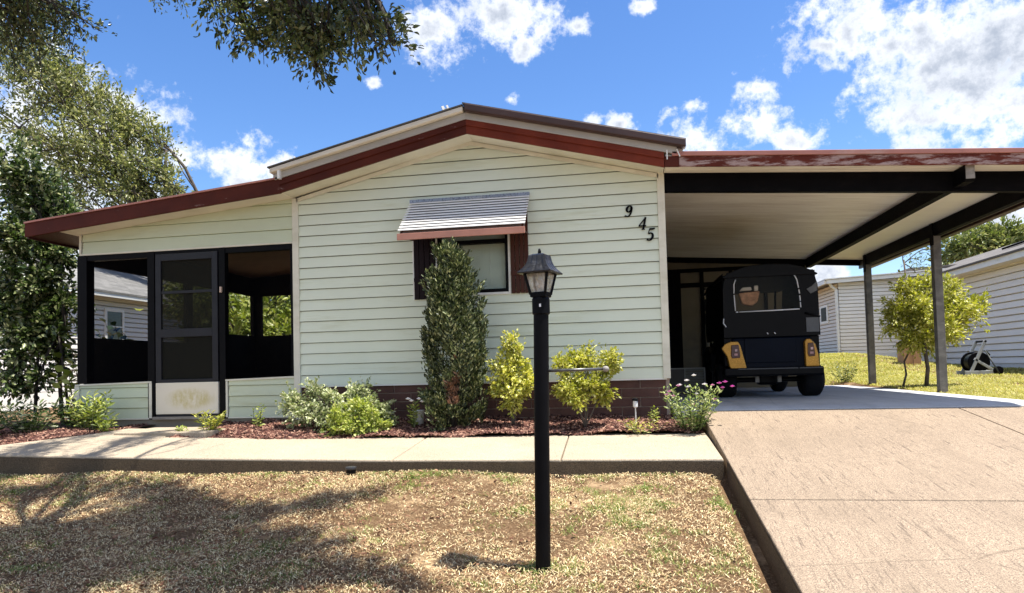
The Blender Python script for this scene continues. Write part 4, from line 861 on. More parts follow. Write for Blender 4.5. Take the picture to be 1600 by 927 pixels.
# ------------------------------------------------------------------ neighbours
def houseside(mb, x, y0, y1, z0, z1, ex, face, lp_=.025):     # wall in a plane of constant x; face = +1 looks to +X
    siding(mb, [(y0, z0), (y1, z0), (y1, z1), (y0, z1)], z0, ex, lambda s, z, o: (x+face*o, s, z), lp_, gap=.03, deep=-.04)
M['nsid'] = paint('grey_vinyl_siding', (.70, .68, .64), .05, 2, .55)
M['nsid2'] = paint('cream_white_siding', (.88, .85, .78), .04, 2, .55)
M['nsid3'] = paint('beige_siding', (.78, .72, .60), .05, 2, .55)
M['nshingle'] = None
def shingle_mat(name, c):
    k = NT(name); br = k.n.new('ShaderNodeTexBrick'); mp = k.map((1, 1, 1)); 
    sp = k.n.new('ShaderNodeSeparateXYZ'); k.l.new(mp, sp.inputs[0]); cb = k.n.new('ShaderNodeCombineXYZ'); k.l.new(sp.outputs['Y'], cb.inputs[0]); k.l.new(k.math('MULTIPLY', sp.outputs['Z'], 2.6), cb.inputs[1])
    k.l.new(cb.outputs[0], br.inputs['Vector']); br.inputs['Scale'].default_value = 1; br.inputs['Brick Width'].default_value = .30; br.inputs['Row Height'].default_value = .15; br.inputs['Mortar Size'].default_value = .008
    br.inputs['Color1'].default_value = (*c, 1); br.inputs['Color2'].default_value = (*[x*.62 for x in c], 1); br.inputs['Mortar'].default_value = (*[x*.4 for x in c], 1)
    cc_ = k.mix(k.mr(k.noise(14, 5, .7), .35, .7, 0, .5), br.outputs['Color'], tuple(x*.6 for x in c)); k.col(cc_).rough(.95); return k.m
M['nroof'] = shingle_mat('grey_shingles', (.30, .29, .27)); M['nroof2'] = shingle_mat('brown_grey_shingles', (.20, .18, .16))
nb = thing('neighbour_house', 'grey sided house with shingle roof beyond the screened porch', 'house', (-13, 16, -.2))
mb = MB(); houseside(mb, -13, 4, 26, .22, 2.62, .125, 1); mb.box(-19, -13.05, 4.01, 26, -.3, 2.62); mb.build('wall', M['nsid'], nb)
mb = MB(); mb.box(-13.02, -12.98, 4, 26, -.3, .215); mb.build('skirting', M['white'], nb)
mb = MB(); mb.box(-12.68, -12.64, 3.7, 26.3, 2.52, 2.66); mb.build('fascia', M['white'], nb)
mb = MB(); mb.box(-12.99, -12.68, 3.7, 26.3, 2.60, 2.63); mb.build('soffit', M['white'], nb)
mb = MB(); mb.prism([(-12.62, 2.665), (-16.3, 4.12), (-20, 2.665), (-20, 2.62), (-12.62, 2.62)], 'y', 3.6, 26.4); mb.build('roof', M['nroof'], nb)
mb = MB()
for q in ((15.2, 15.27, 1.36, 2.28), (15.80, 15.87, 1.36, 2.28), (15.27, 15.80, 2.20, 2.28), (15.27, 15.80, 1.36, 1.43), (15.27, 15.80, 1.80, 1.83)): mb.box(-13.0, -12.955, q[0], q[1], q[2], q[3])
nw = mb.build('window', M['white'], nb)
mb = MB(); mb.box(-12.985, -12.975, 15.27, 15.8, 1.43, 2.2); mb.build('pane', paint('dark_window_glass', (.03, .045, .045), .3, 3, .08), nw)

nb = thing('neighbour_house', 'cream white sided house with a long eave right of the carport', 'house', (9, 18, .1))
mb = MB(); houseside(mb, 9, 8, 26, .30, 2.62, .163, -1, .035); mb.build('wall', M['nsid2'], nb)
mb = MB(); mb.box(9.06, 15, 8, 26, 0, 2.6); mb.build('house_body', M['nsid2'], nb)
mb = MB(); mb.box(8.985, 9.02, 8, 26, -.1, .295); mb.build('skirting', M['white'], nb)
mb = MB(); mb.box(8.60, 8.63, 7.6, 26.4, 2.62, 2.80); mb.build('fascia', M['white'], nb)
mb = MB(); mb.box(8.63, 9.0, 7.6, 26.4, 2.62, 2.65); mb.build('soffit', M['nsid3'], nb)
mb = MB(); mb.prism([(8.55, 2.805), (12, 3.95), (15.5, 2.805), (15.5, 2.76), (8.55, 2.76)], 'y', 7.5, 26.5); mb.build('roof', M['nroof2'], nb)
mb = MB(); mb.beam((10.0, 19.5, 3.33), (10.55, 17.9, 3.53), .5, .05, (-.33, 0, 1)); mb.build('solar_panel', M['black'], nb)
mb = MB(); mb.tube([(8.93, 21.6, 2.6), (8.93, 21.6, .3)], .04, 8); mb.build('downspout', M['white'], nb)

nb = thing('neighbour_house', 'beige sided house with a white corner downspout behind the far carport post', 'house', (8, 22, .5))
mb = MB(); siding(mb, [(6.50, .66), (11.5, .66), (11.5, 3.05), (6.50, 2.83)], .66, .11, lambda s, z, o: (s, 22-o, z), .02, gap=.025, deep=-.04); mb.build('wall', M['nsid2'], nb)
mb = MB(); siding(mb, [(22, .66), (30, .66), (30, 2.83), (22, 2.83)], .66, .11, lambda s, z, o: (6.5-o, s, z), .02, gap=.025, deep=-.04); mb.build('side_wall', M['nsid3'], nb)
mb = MB(); mb.prism([(6.56, .2), (11.5, .2), (11.5, 3.0), (6.56, 2.8)], 'y', 22.06, 30); mb.build('house_body', M['nsid3'], nb)
mb = MB(); mb.box(6.47, 11.5, 21.96, 22.02, .3, .655); mb.box(6.46, 6.50, 22.03, 30, .3, .655); mb.build('skirting', M['white'], nb)
mb = MB(); mb.prism([(6.1, 2.80), (11.7, 3.06), (11.7, 3.16), (6.1, 2.91)], 'y', 21.7, 21.76); mb.build('fascia', M['white'], nb)
mb = MB(); mb.prism([(6.05, 2.92), (11.7, 3.17), (11.7, 3.20), (6.05, 2.95)], 'y', 21.65, 30); mb.box(6.05, 6.12, 21.77, 30, 2.80, 2.91); mb.build('roof', M['white'], nb)
mb = MB(); mb.prism([(8.6, 3.12), (11.7, 3.22), (11.7, 3.34), (8.6, 3.22)], 'y', 22.2, 26); mb.build('roof', M['nroof2'], nb)
mb = MB(); mb.tube([(6.22, 21.9, 2.84), (6.3, 21.92, 2.72), (6.42, 21.93, 2.62), (6.43, 21.93, .75), (6.38, 21.9, .66), (6.1, 21.8, .60)], .045, 8); mb.build('downspout', M['white'], nb)
mb = MB(); mb.box(6.46, 6.50, 23.05, 23.9, 1.68, 2.28); nw = mb.build('window', M['white'], nb)
mb = MB(); mb.box(6.45, 6.46, 23.2, 23.75, 1.76, 2.2); mb.build('pane', M['black'], nw)

# brown cupboard, hose reel
t = thing('garden_cupboard', 'narrow tan timber cupboard on the grass behind the small tree', 'cupboard', (6.95, 18, .23))
mb = MB(); mb.box(6.74, 7.14, 17.95, 18.35, .22, .86); mb.build('body', paint('orange_tan_wood', (.42, .24, .12), .2, 3, .7, (.25, .13, .06)), t, bevel=.01)
mb = MB(); mb.box(6.95, 6.955, 17.94, 17.949, .25, .84); mb.build('door_seam', M['joint'], t)
mb = MB(); mb.box(6.73, 7.15, 17.94, 18.36, .861, .885); mb.build('top', paint('tan_wood_top', (.40, .26, .15), .2, 3, .7), t, bevel=.004)
hz = float(gz(7.1, 15.3))
t = thing('hose_reel', 'grey hose reel cart with dark hose on the grass by the cream house', 'hose reel', (7.1, 15.3, hz))
M['rgrey'] = paint('grey_plastic', (.36, .38, .38), .1, 6, .5)
for yy in (15.12, 15.48):
    mb = MB(); mb.beam((6.90, yy, hz), (7.22, yy, hz+.70), .03, .06, (1, 0, 0)); mb.beam((7.0, yy, hz+.34), (7.42, yy, hz+.05), .03, .05, (1, 0, 0)); mb.beam((6.82, yy, hz+.05), (7.45, yy, hz+.05), .035, .09); mb.build('side_frame', M['rgrey'], t, bevel=.006)
mb = MB(); mb.tube([(7.22, 15.10, hz+.69), (7.22, 15.5, hz+.69)], .022, 8); mb.tube([(7.10, 15.12, hz+.46), (7.10, 15.48, hz+.46)], .02, 8); mb.build('handle', M['black'], t)
mb = MB(); mb.lathe([(.20, 0), (.21, .01), (.21, .02), (.09, .03), (.09, .29), (.21, .30), (.21, .31), (.20, .32)], (7.10, 15.14, hz+.27), 'y', 24); mb.build('drum', M['black'], t)
mb = MB()
for i in range(8): mb.tube([(7.10+.155*math.cos(R(a)), 15.19+i*.032+.004*math.sin(R(a*3)), hz+.27+.155*math.sin(R(a))) for a in range(0, 361, 20)], .015, 6, False)
mb.tube([(7.25, 15.3, hz+.27), (7.33, 15.2, hz+.42), (7.2, 15.1, hz+.5), (7.30, 14.98, hz+.2), (7.35, 14.9, hz+.02)], .014, 6); mb.build('hose', paint('dark_hose', (.02, .025, .02), .2, 9, .5), t, smooth=True)
mb = MB(); mb.lathe([(.03, 0), (.09, .005), (.09, .035), (.03, .04)], (7.42, 15.07, hz+.09), 'y', 20); mb.build('wheel', M['black'], t)

# ------------------------------------------------------------------ small things
t = thing('solar_light', 'small silver and black solar stake light in the mulch by the skirting', 'garden light', (.09, 6.95, -.12))
mb = MB(); mb.tube([(.09, 6.95, -.16), (.09, 6.95, .06)], .006, 8); mb.build('stake', M['alu'], t)
mb = MB(); mb.lathe([(.012, .04), (.024, .05), (.024, .105), (.018, .11)], (.09, 6.95, 0), n=16); mb.build('lens', M['chrome'], t)
mb = MB(); mb.lathe([(.030, .11), (.032, .115), (.030, .128), (.012, .137)], (.09, 6.95, 0), n=16); mb.build('cap', M['black'], t)
gzs = float(gz(-2.26, 5.33))
t = thing('drain_cap', 'short black plastic pipe cap in the grass at the walkway edge', 'pipe cap', (-2.26, 5.33, gzs))
mb = MB(); mb.lathe([(.036, gzs-.03), (.040, gzs+.055)], (-2.26, 5.33, 0), n=20); mb.build('pipe', M['black'], t)
mb = MB(); mb.lathe([(.044, gzs+.055), (.046, gzs+.066), (.044, gzs+.076), (.03, gzs+.079)], (-2.26, 5.33, 0), n=20); mb.build('lid', paint('dull_black_lid', (.03, .03, .035), .2, 9, .4), t)
t = thing('white_bucket', 'white plastic bucket behind the white flowers', 'bucket', (-2.22, 7.1, -.11))
mb = MB(); mb.lathe([(.05, -.12), (.062, .03), (.066, .035), (.060, .04)], (-2.23, 7.12, 0), n=20); mb.build('body', M['white'], t, smooth=True)
mb = MB(); mb.tube([(-2.295, 7.12, .02), (-2.27, 7.08, -.05), (-2.23, 7.06, -.07), (-2.19, 7.08, -.05), (-2.165, 7.12, .02)], .003, 6); mb.build('handle', M['alu'], t)

# ------------------------------------------------------------------ plants
def orth(d):
    r_ = RNG.normal(size=d.shape); s = r_-d*(r_*d).sum(1)[:, None]; s /= np.linalg.norm(s, axis=1)[:, None]+1e-9; return s
def leaves(name, P, D, L, asp, mat, parent, fold=.25, upb=.6):
    """P base points, D leaf directions, L lengths; each leaf is a folded six-point blade"""
    n = len(P); D = D/np.linalg.norm(D, axis=1)[:, None]
    N = RNG.normal(size=(n, 3))*.7+np.array([0, 0, upb]); S = np.cross(D, N); S /= np.linalg.norm(S, axis=1)[:, None]+1e-9; N = np.cross(S, D)
    L = L[:, None]; W = L*asp*(.8+.4*RNG.random(n))[:, None]
    a = P; b = P+D*L*.45+S*W/2+N*W*fold; c = P+D*L+N*L*(-.12+.2*(RNG.random(n)-.5))[:, None]; d = P+D*L*.45-S*W/2+N*W*fold; m_ = P+D*L*.5
    b2 = P+D*L*.78+S*W*.32+N*W*fold*.6; d2 = P+D*L*.78-S*W*.32+N*W*fold*.6
    V = np.stack([a, b, b2, c, d2, d, m_], 1).reshape(-1, 3); i = np.arange(n)*7
    F = np.concatenate([np.stack([i, i+1, i+6], -1), np.stack([i+1, i+2, i+6], -1), np.stack([i+2, i+3, i+6], -1), np.stack([i+3, i+4, i+6], -1), np.stack([i+4, i+5, i+6], -1), np.stack([i+5, i, i+6], -1)])
    return np_mesh(name, V, F, mat, parent)
def path(p, q, sag, n, wob):
    p, q = np.array(p, float), np.array(q, float); o = []
    w1 = RNG.normal(size=3)*wob*np.linalg.norm(q-p); w2 = RNG.normal(size=3)*wob*.5*np.linalg.norm(q-p)
    for i in range(n+1):
        t = i/n; o.append(p+(q-p)*t+w1*math.sin(math.pi*t)*.5+w2*math.sin(2*math.pi*t)*.4+np.array([0, 0, sag*math.sin(math.pi*t)]))
    return o
def tree(name, label, cat, base, trunk, blobs, leaf, asp, lmat, bmat, group=None, r0=.1, droop=0., twr=.012, cluster=.10, upb=.6, crown='crown'):
    """trunk: list of polylines [(points, r0, r1)]; blobs: (centre, radii, twigs, leaves per twig, attach point)"""
    t = thing(name, label, cat, base, group); mb = MB(); PP = []; DD = []
    for pts, a, b in trunk:
        k = len(pts); mb.tube([Vector(p) for p in pts], [a+(b-a)*i/(k-1) for i in range(k)], 9)
    for (c, rad, ntw, nl, att) in blobs:
        c = np.array(c, float); rad = np.array(rad, float); att = np.array(att, float)
        limb = path(att, c, .06*np.linalg.norm(c-att), 6, .12); r1 = twr*2.0; r2 = twr*1.1
        mb.tube(limb, [r1+(r2-r1)*i/6 for i in range(7)], 6)
        for j in range(ntw):
            d = RNG.normal(size=3); d /= np.linalg.norm(d); q = c+d*rad*(.45+.6*RNG.random()**.6); s = limb[int(RNG.integers(3, 7))]
            tw = path(s, q, 0, 5, .14); tw = [p-np.array([0, 0, droop*(i/5)**2*np.linalg.norm(q-s)]) for i, p in enumerate(tw)]
            mb.tube(tw, [twr*.7*(1-.75*i/5) for i in range(6)], 4, False)
            tw = np.array(tw); u = .3+.7*RNG.random(nl)**.8; k = np.minimum((u*5).astype(int), 4); fpos = tw[k]+(tw[k+1]-tw[k])*((u*5-k)[:, None])
            # leaves gather in tufts along the twig
            tuft = RNG.normal(size=(max(3, nl//9), 3))*cluster; ti = RNG.integers(0, len(tuft), nl)
            off = tuft[ti]*(.4+.6*u[:, None])+RNG.normal(size=(nl, 3))*cluster*.25
            PP.append(fpos+off); dirn = (tw[-1]-tw[-3]); dirn = dirn/(np.linalg.norm(dirn)+1e-9); DD.append(off*2/cluster+RNG.normal(size=(nl, 3))*.7+dirn*.7-np.array([0, 0, droop*.8]))
    mb.build('trunk', bmat, t, smooth=True); P = np.concatenate(PP); D = np.concatenate(DD)
    leaves(crown, P, D, leaf*(.65+.6*RNG.random(len(P))), asp, lmat, t, upb=upb); return t
M['bark'] = paint('grey_brown_bark', (.10, .080, .062), .4, 9, .9, (.20, .18, .15), .6)
M['barkdark'] = paint('dark_bark', (.045, .036, .028), .4, 9, .9, None, .6)
M['oakleaf'] = leafmat('oak_leaves', [(.06, .08, .025), (.14, .165, .05), (.30, .31, .11), (.52, .50, .25)], .40, .32)
M['oaknear'] = leafmat('near_oak_leaves', [(.022, .032, .012), (.055, .08, .025), (.13, .17, .05), (.40, .42, .20)], .24, .28)
M['glossy'] = leafmat('glossy_green_leaves', [(.018, .032, .010), (.05, .085, .022), (.14, .20, .055), (.62, .64, .36)], .26, .26)
M['ltgreen'] = leafmat('light_green_leaves', [(.12, .17, .03), (.28, .35, .06), (.50, .55, .13), (.68, .68, .28)], .28, .42)
M['yellow'] = leafmat('yellow_green_leaves', [(.18, .21, .02), (.45, .47, .07), (.70, .68, .15), (.85, .80, .35)], .30, .42)
M['pale'] = leafmat('pale_variegated_leaves', [(.12, .16, .05), (.32, .38, .14), (.62, .65, .36), (.82, .82, .58)], .25, .42)
M['cedar'] = leafmat('cedar_sprays', [(.012, .022, .007), (.03, .048, .013), (.07, .10, .028), (.18, .22, .08), (.56, .58, .30)], .12, .42)
M['cedarbrown'] = leafmat('dry_cedar_sprays', [(.12, .06, .03), (.26, .13, .08), (.40, .25, .18)], .15, .6)
M['far'] = leafmat('far_leaves', [(.07, .10, .025), (.15, .19, .05), (.28, .31, .10), (.42, .42, .18)], .3, .45)
def XYZ(x, y, Y):
    d = pix_dir(x, y); t = Y/d.y; return (d.x*t, Y, .46+d.z*t)
# live oak in front: trunk outside the picture on the left, boughs reaching over the yard
T0 = (-6.3, 2.6, -.75); F1 = (-5.9, 2.7, 1.6); F2 = (-4.6, 3.2, 3.3); F3 = (-2.6, 3.9, 4.0)
ob = []
for (x, y, Y, r_, n_, l_) in ((385, 15, 4.9, .26, 14, 46), (440, 35, 4.9, .26, 16, 50), (480, 20, 4.7, .3, 22, 52), (505, 75, 4.6, .14, 12, 40), (495, 105, 4.6, .09, 5, 30), (545, 30, 4.4, .26, 20, 50), (590, 40, 4.1, .15, 13, 42), (615, 70, 4.0, .09, 7, 34), (330, 5, 5.0, .16, 6, 36), (420, 70, 4.9, .14, 7, 36),
                         (388, 60, 5.0, .12, 6, 30), (475, 70, 4.7, .18, 12, 44), (520, 60, 4.5, .15, 10, 44)):
    c = XYZ(x, y, Y); ob.append((c, (r_, r_, r_*.8), n_, l_, F3))
for (x, y, Y, r_, n_, l_) in ((20, 10, 6, .5, 22, 60), (80, 15, 6, .42, 20, 60), (125, 28, 6, .24, 12, 46), (60, 50, 6.3, .35, 12, 50), (10, 70, 6.2, .45, 16, 54), (0, 20, 5.6, .45, 14, 60)):
    c = XYZ(x, y, Y); ob.append((c, (r_, r_, r_*.75), n_, l_, F2))
# foliage above the picture, which shades the left of the lawn and the walk
sv = np.array(sd)
for (x, y, r_, n_, l_) in ((250, 805, .30, 9, 60), (330, 815, .32, 9, 60), (420, 800, .28, 8, 56), (500, 790, .22, 7, 46), (575, 775, .12, 4, 30), (150, 845, .32, 9, 60), (250, 850, .34, 10, 60), (350, 855, .32, 9, 60), (450, 845, .25, 8, 50), (90, 885, .32, 9, 60), (200, 890, .32, 9, 60),
                         (300, 885, .30, 9, 60), (400, 885, .26, 8, 50), (470, 872, .18, 6, 40), (555, 885, .14, 5, 34), (30, 905, .34, 9, 60), (60, 765, .28, 8, 50), (120, 745, .20, 6, 44), (10, 745, .28, 8, 50), (520, 850, .14, 4, 30), (430, 915, .24, 7, 44), (600, 905, .13, 5, 30), (660, 922, .10, 4, 24), (330, 925, .3, 8, 50), (130, 925, .34, 9, 56),
                         (150, 700, .22, 5, 40), (240, 697, .20, 5, 36), (310, 706, .14, 4, 30), (200, 712, .2, 5, 36), (60, 720, .3, 7, 44), (-60, 860, .5, 14, 70), (-80, 780, .5, 12, 70), (20, 680, .35, 7, 50), (100, 665, .25, 5, 40)):
    d = np.array(pix_dir(x, y)); tt = 2.5
    for _ in range(40):
        p = np.array([0, 0, .46])+d*tt; tt += (p[2]-float(gz(p[0], p[1])))/(-d[2])*.8
    hgt = 4.15+.5*RNG.random()-(p[2]+.5)*.3+(1.5 if y < 735 else 0); q = p+sv*(hgt-p[2])/sv[2]; ob.append((tuple(q), (r_*.92, r_*.92, r_*.5), int(n_*2.3), int(l_*2.0), F3 if q[0] > -3.6 else F2))
tree('live_oak', 'dark leaved oak boughs hanging into the top of the picture over the front yard', 'tree', T0,
     [([T0, (-6.2, 2.6, .4), F1], .22, .17), ([F1, (-5.4, 2.9, 2.6), F2], .13, .09), ([F2, (-3.7, 3.6, 3.85), F3], .08, .045)], ob, .052, .42, M['oaknear'], M['barkdark'], twr=.014, cluster=.06, droop=.15)
# oak behind the porch
T0 = (-12.3, 20, .2); F1 = (-13, 20, 3.4); F2 = (-15, 19.5, 6.0)
ob = []
for (x, y, Y, r_, n_, l_) in ((60, 120, 12, .85, 26, 110), (120, 150, 12.3, .75, 26, 110), (185, 170, 12.5, .55, 22, 90), (215, 205, 12.4, .5, 18, 80), (150, 210, 12, .75, 26, 100), (240, 260, 12.2, .42, 16, 70), (200, 255, 12, .6, 20, 90), (90, 230, 11.6, .85, 24, 100), (270, 290, 12.3, .28, 10, 60),
                         (150, 290, 11.8, .7, 20, 90), (30, 200, 11.8, .9, 24, 100), (215, 305, 12, .5, 14, 70), (20, 60, 12, .9, 26, 110), (100, 100, 12.4, .5, 18, 80), (240, 215, 12.6, .3, 9, 50), (70, 300, 11.5, .8, 20, 100), (260, 235, 12.4, .2, 5, 40)):
    ob.append((XYZ(x, y, Y*1.5), (r_*1.5, r_*1.5, r_*1.2), int(n_*.75), int(l_*1.05), F2 if y < 200 else F1))
tree('oak_tree', 'spreading olive green oak rising behind the porch roof', 'tree', T0, [([T0, (-12.5, 20, 1.5), F1], .28, .2), ([F1, (-14, 19.8, 4.8), F2], .18, .12)], ob, .125, .45, M['oakleaf'], M['bark'], twr=.036, cluster=.19)
# glossy small tree left of the porch
T0 = (-7.75, 8.3, -.12); ob = []
for (x, y, Y, r_, n_, l_) in ((20, 270, 8.2, .42, 16, 70), (60, 330, 8.3, .38, 16, 70), (20, 370, 8.1, .45, 18, 74), (85, 390, 8.3, .30, 14, 60), (60, 440, 8.2, .38, 18, 70), (95, 470, 8.4, .24, 12, 54), (15, 460, 8.0, .42, 18, 70), (70, 510, 8.2, .30, 14, 60), (20, 540, 8.0, .36, 14, 60), (85, 555, 8.3, .14, 6, 34), (50, 600, 8.1, .2, 6, 34), (0, 600, 7.8, .25, 8, 40), (100, 340, 8.5, .2, 8, 50), (75, 285, 8.3, .18, 7, 40)):
    ob.append((XYZ(x, y, Y), (r_*1.1, r_*1.1, r_*1.05), int(n_*1.5), int(l_*1.25), (-7.75, 8.3, 1.1) if y > 400 else (-7.8, 8.3, 1.9)))
tree('glossy_leaf_tree', 'bushy bright leaved small tree at the left edge beside the porch', 'tree', T0, [([T0, (-7.8, 8.3, .5), (-7.72, 8.3, 1.2), (-7.8, 8.3, 2.2)], .030, .018), ([(-7.55, 8.2, -.1), (-7.62, 8.2, .5), (-7.75, 8.2, 1.3)], .02, .012), ([(-8.0, 8.1, -.12), (-7.95, 8.1, .8), (-8.1, 8.0, 1.6)], .024, .014)], ob, .082, .50, M['glossy'], M['barkdark'], twr=.012, cluster=.07)
# broad leaved plant against the porch corner
def broad(name, label, base, tips, L, asp, mat, per=7, group=None):
    t = thing(name, label, 'plant', base, group); mb = MB(); P = []; D = []
    for tp in tips:
        pt = path(base, tp, 0, 5, .06); mb.tube(pt, [.008*(1-.5*i/5) for i in range(6)], 6, False); pt = np.array(pt)
        for i in range(per):
            u = .55+.45*i/(per-1); k = min(int(u*5), 4); P.append(pt[k]+(pt[k+1]-pt[k])*(u*5-k)); a = i*2.4+RNG.random(); D.append([math.cos(a), math.sin(a), .25+.4*u])
    mb.build('stem', M['bark'], t, smooth=True); P = np.array(P); leaves('foliage', P, np.array(D), L*(.7+.5*RNG.random(len(P))), asp, mat, t, fold=.12, upb=1.2); return t
broad('broad_leaf_plant', 'round leaved yellow green plant leaning at the porch corner post', (-7.35, 8.1, -.12), [XYZ(95, 560, 8.2), XYZ(112, 545, 8.3), XYZ(108, 585, 8.1), XYZ(88, 590, 8.1), XYZ(115, 570, 8.2)], .13, .72, M['ltgreen'], 8)
broad('broad_leaf_plant', 'dark round leaved plant seen through the porch screens against the grey house', (-7.3, 9.0, -.12), [XYZ(165, 505, 9.0), XYZ(180, 510, 9.0), XYZ(155, 520, 8.9), XYZ(195, 525, 9.2), XYZ(172, 525, 9.0)], .14, .70, M['glossy'], 8)
# the columnar cedar before the window
t = thing('columnar_cedar', 'tall narrow dark green cedar with dry brown patches in front of the window', 'tree', (-1.80, 7.0, -.14))
mb = MB(); mb.tube([(-1.82, 7.0, -.16), (-1.80, 7.0, .3), (-1.78, 7.02, .9), (-1.80, 7.0, 1.6)], [.035, .03, .02, .008], 8)
for dx in (-.10, .08, .15): mb.tube([(-1.82+dx*.4, 6.99, -.15), (-1.81+dx, 6.97, .25), (-1.79+dx*1.1, 6.99, .9)], [.02, .016, .006], 6)
mb.build('trunk', M['barkdark'], t, smooth=True)
def hwid(h): return np.interp(h, [0, .05, .23, .49, .65, .78, .9, .96, 1], [.17, .195, .205, .25, .215, .16, .115, .08, .04])
PP, DD = [], []
for i in range(330):
    h = RNG.random()**.9; az = RNG.random()*2*math.pi; cx = np.interp(h, [0, .45, .7, 1], [-1.80, -1.75, -1.79, -1.81]); rr = hwid(h)*(.4+.6*RNG.random()**.5)*(1+.24*math.sin(az*3+h*11))*(1.22 if i % 9 == 0 else 1)
    L = .14+.20*RNG.random(); ax_ = np.array([math.cos(az)*.45, math.sin(az)*.45, 1.0])+RNG.normal(size=3)*.14; ax_ /= np.linalg.norm(ax_); flat = np.array([-math.sin(az), math.cos(az), 0])
    base_ = np.array([cx+rr*math.cos(az), 7.0+rr*math.sin(az)*.85, -.13+h*1.86-L*.5]); m__ = int(38+L*190); u = RNG.random(m__); wdt = .055*np.sin(math.pi*np.clip(u*.85+.12, 0, 1))
    sgn = RNG.normal(size=m__); PP.append(base_+ax_*(u*L)[:, None]+flat*(sgn*wdt*.8)[:, None]+RNG.normal(size=(m__, 3))*.010); DD.append(ax_+flat*(np.sign(sgn)*.55)[:, None]+RNG.normal(size=(m__, 3))*.22)
P = np.concatenate(PP); D = np.concatenate(DD)
# separate plumes at the top
pl = []
for (px_, pz_, r__) in ((-1.90, 1.70, .045), (-1.84, 1.82, .045), (-1.76, 1.84, .045), (-1.68, 1.70, .045), (-1.60, 1.52, .045), (-1.98, 1.42, .045), (-2.05, 1.12, .045), (-2.10, .88, .04), (-1.45, 1.2, .045), (-1.42, .95, .04)):
    m__ = 420; hh = RNG.random(m__); q = np.stack([px_+(1-hh)*(-1.80-px_)*.35+RNG.normal(size=m__)*r__*(1-hh*.8), 6.93+RNG.normal(size=m__)*r__*(1-hh*.7), pz_-.42*(1-hh)], -1); pl.append(q)
pl = np.concatenate(pl); P2 = np.concatenate([P, pl]); D2 = np.concatenate([D, np.array([0, 0, 1.0])+RNG.normal(size=pl.shape)*.3])
brown = (fbm(P2[:, 0]*1+5, P2[:, 2]*.5+3, 5.5, 77) > .52) & (P2[:, 2] < 1.05) & (P2[:, 2] > .1) & (np.abs(P2[:, 0]+1.76) < .055) & (P2[:, 1] < 7.0)
leaves('foliage', P2[~brown], D2[~brown], .022+.032*RNG.random((~brown).sum()), .36, M['cedar'], t, upb=.1); leaves('dry_foliage', P2[brown], D2[brown], .03+.04*RNG.random(brown.sum()), .28, M['cedarbrown'], t, upb=.1)
# low side bough at the lower left of the cedar
bq = np.stack([-1.98-.16*RNG.random(320), 6.98+.05*RNG.normal(size=320), .16+.03*RNG.normal(size=320)], -1); bq[:, 2] += (bq[:, 0]+1.98)*-.25
leaves('foliage', bq, np.array([-1.0, 0, .15])+RNG.normal(size=bq.shape)*.4, .05+.02*RNG.random(320), .34, M['cedar'], t)
def shrub(name, label, cat, base, blobs, stems, leaf, asp, mat, group=None, cluster=.03, wood='bark', upb=.8, twr=.004):
    b0 = np.array(base)
    return tree(name, label, cat, base, [([base, tuple(b0+(np.array(s)-b0)*.5+np.array([.01, .0, .0])), s], .010, .006) for s in stems], [(c, tuple(q*1.08 for q in r_), int(n_*1.5), int(l_*1.1), stems[i % len(stems)]) for i, (c, r_, n_, l_) in enumerate(blobs)], leaf, asp, mat, M[wood], group, twr=twr, cluster=cluster, upb=upb, crown='foliage')
def pb(x, y, Y, r_, n_, l_, fl=1.0): return (XYZ(x, y, Y), (r_, r_, r_*fl), n_, l_)
shrub('garden_shrub', 'broad low shrub with pale variegated leaves beside the porch wall', 'shrub', (-3.2, 6.95, -.13),
      [pb(455, 625, 7.0, .10, 10, 42), pb(490, 618, 7.05, .13, 12, 46), pb(525, 622, 7.05, .13, 12, 46), pb(565, 615, 7.1, .13, 12, 44), pb(590, 640, 7.0, .12, 12, 44), pb(470, 648, 6.9, .13, 12, 46), pb(505, 655, 6.85, .15, 12, 44), pb(540, 640, 6.95, .14, 12, 46), pb(610, 655, 6.95, .07, 6, 34), pb(445, 640, 7.0, .06, 5, 30)],
      [(-3.4, 6.95, .05), (-3.0, 6.95, .08), (-2.8, 6.95, .05)], .036, .62, M['pale'], cluster=.035)
shrub('garden_shrub', 'lower yellow green shrub in front of the pale variegated shrub', 'shrub', (-2.72, 6.76, -.18),
      [pb(530, 650, 6.72, .12, 12, 48), pb(565, 640, 6.78, .12, 12, 48), pb(585, 662, 6.72, .10, 12, 44), pb(550, 672, 6.66, .10, 10, 42), pb(520, 670, 6.66, .09, 8, 40), pb(600, 672, 6.7, .06, 6, 34)],
      [(-2.8, 6.75, -.05), (-2.65, 6.75, -.04)], .034, .60, M['ltgreen'], cluster=.033)
shrub('garden_shrub', 'upright yellow green shrub left of the lamp post', 'shrub', (-1.17, 6.98, -.13),
      [pb(800, 545, 6.98, .11, 12, 44, 1.3), pb(795, 580, 6.95, .17, 16, 48), pb(775, 600, 6.95, .10, 8, 40), pb(822, 598, 6.95, .11, 12, 44), pb(800, 620, 6.9, .14, 14, 46), pb(780, 572, 7.0, .07, 6, 34), pb(815, 565, 7.0, .07, 6, 34)],
      [(-1.22, 6.98, .12), (-1.12, 6.98, .15), (-1.17, 6.96, .2)], .036, .55, M['yellow'], cluster=.032)
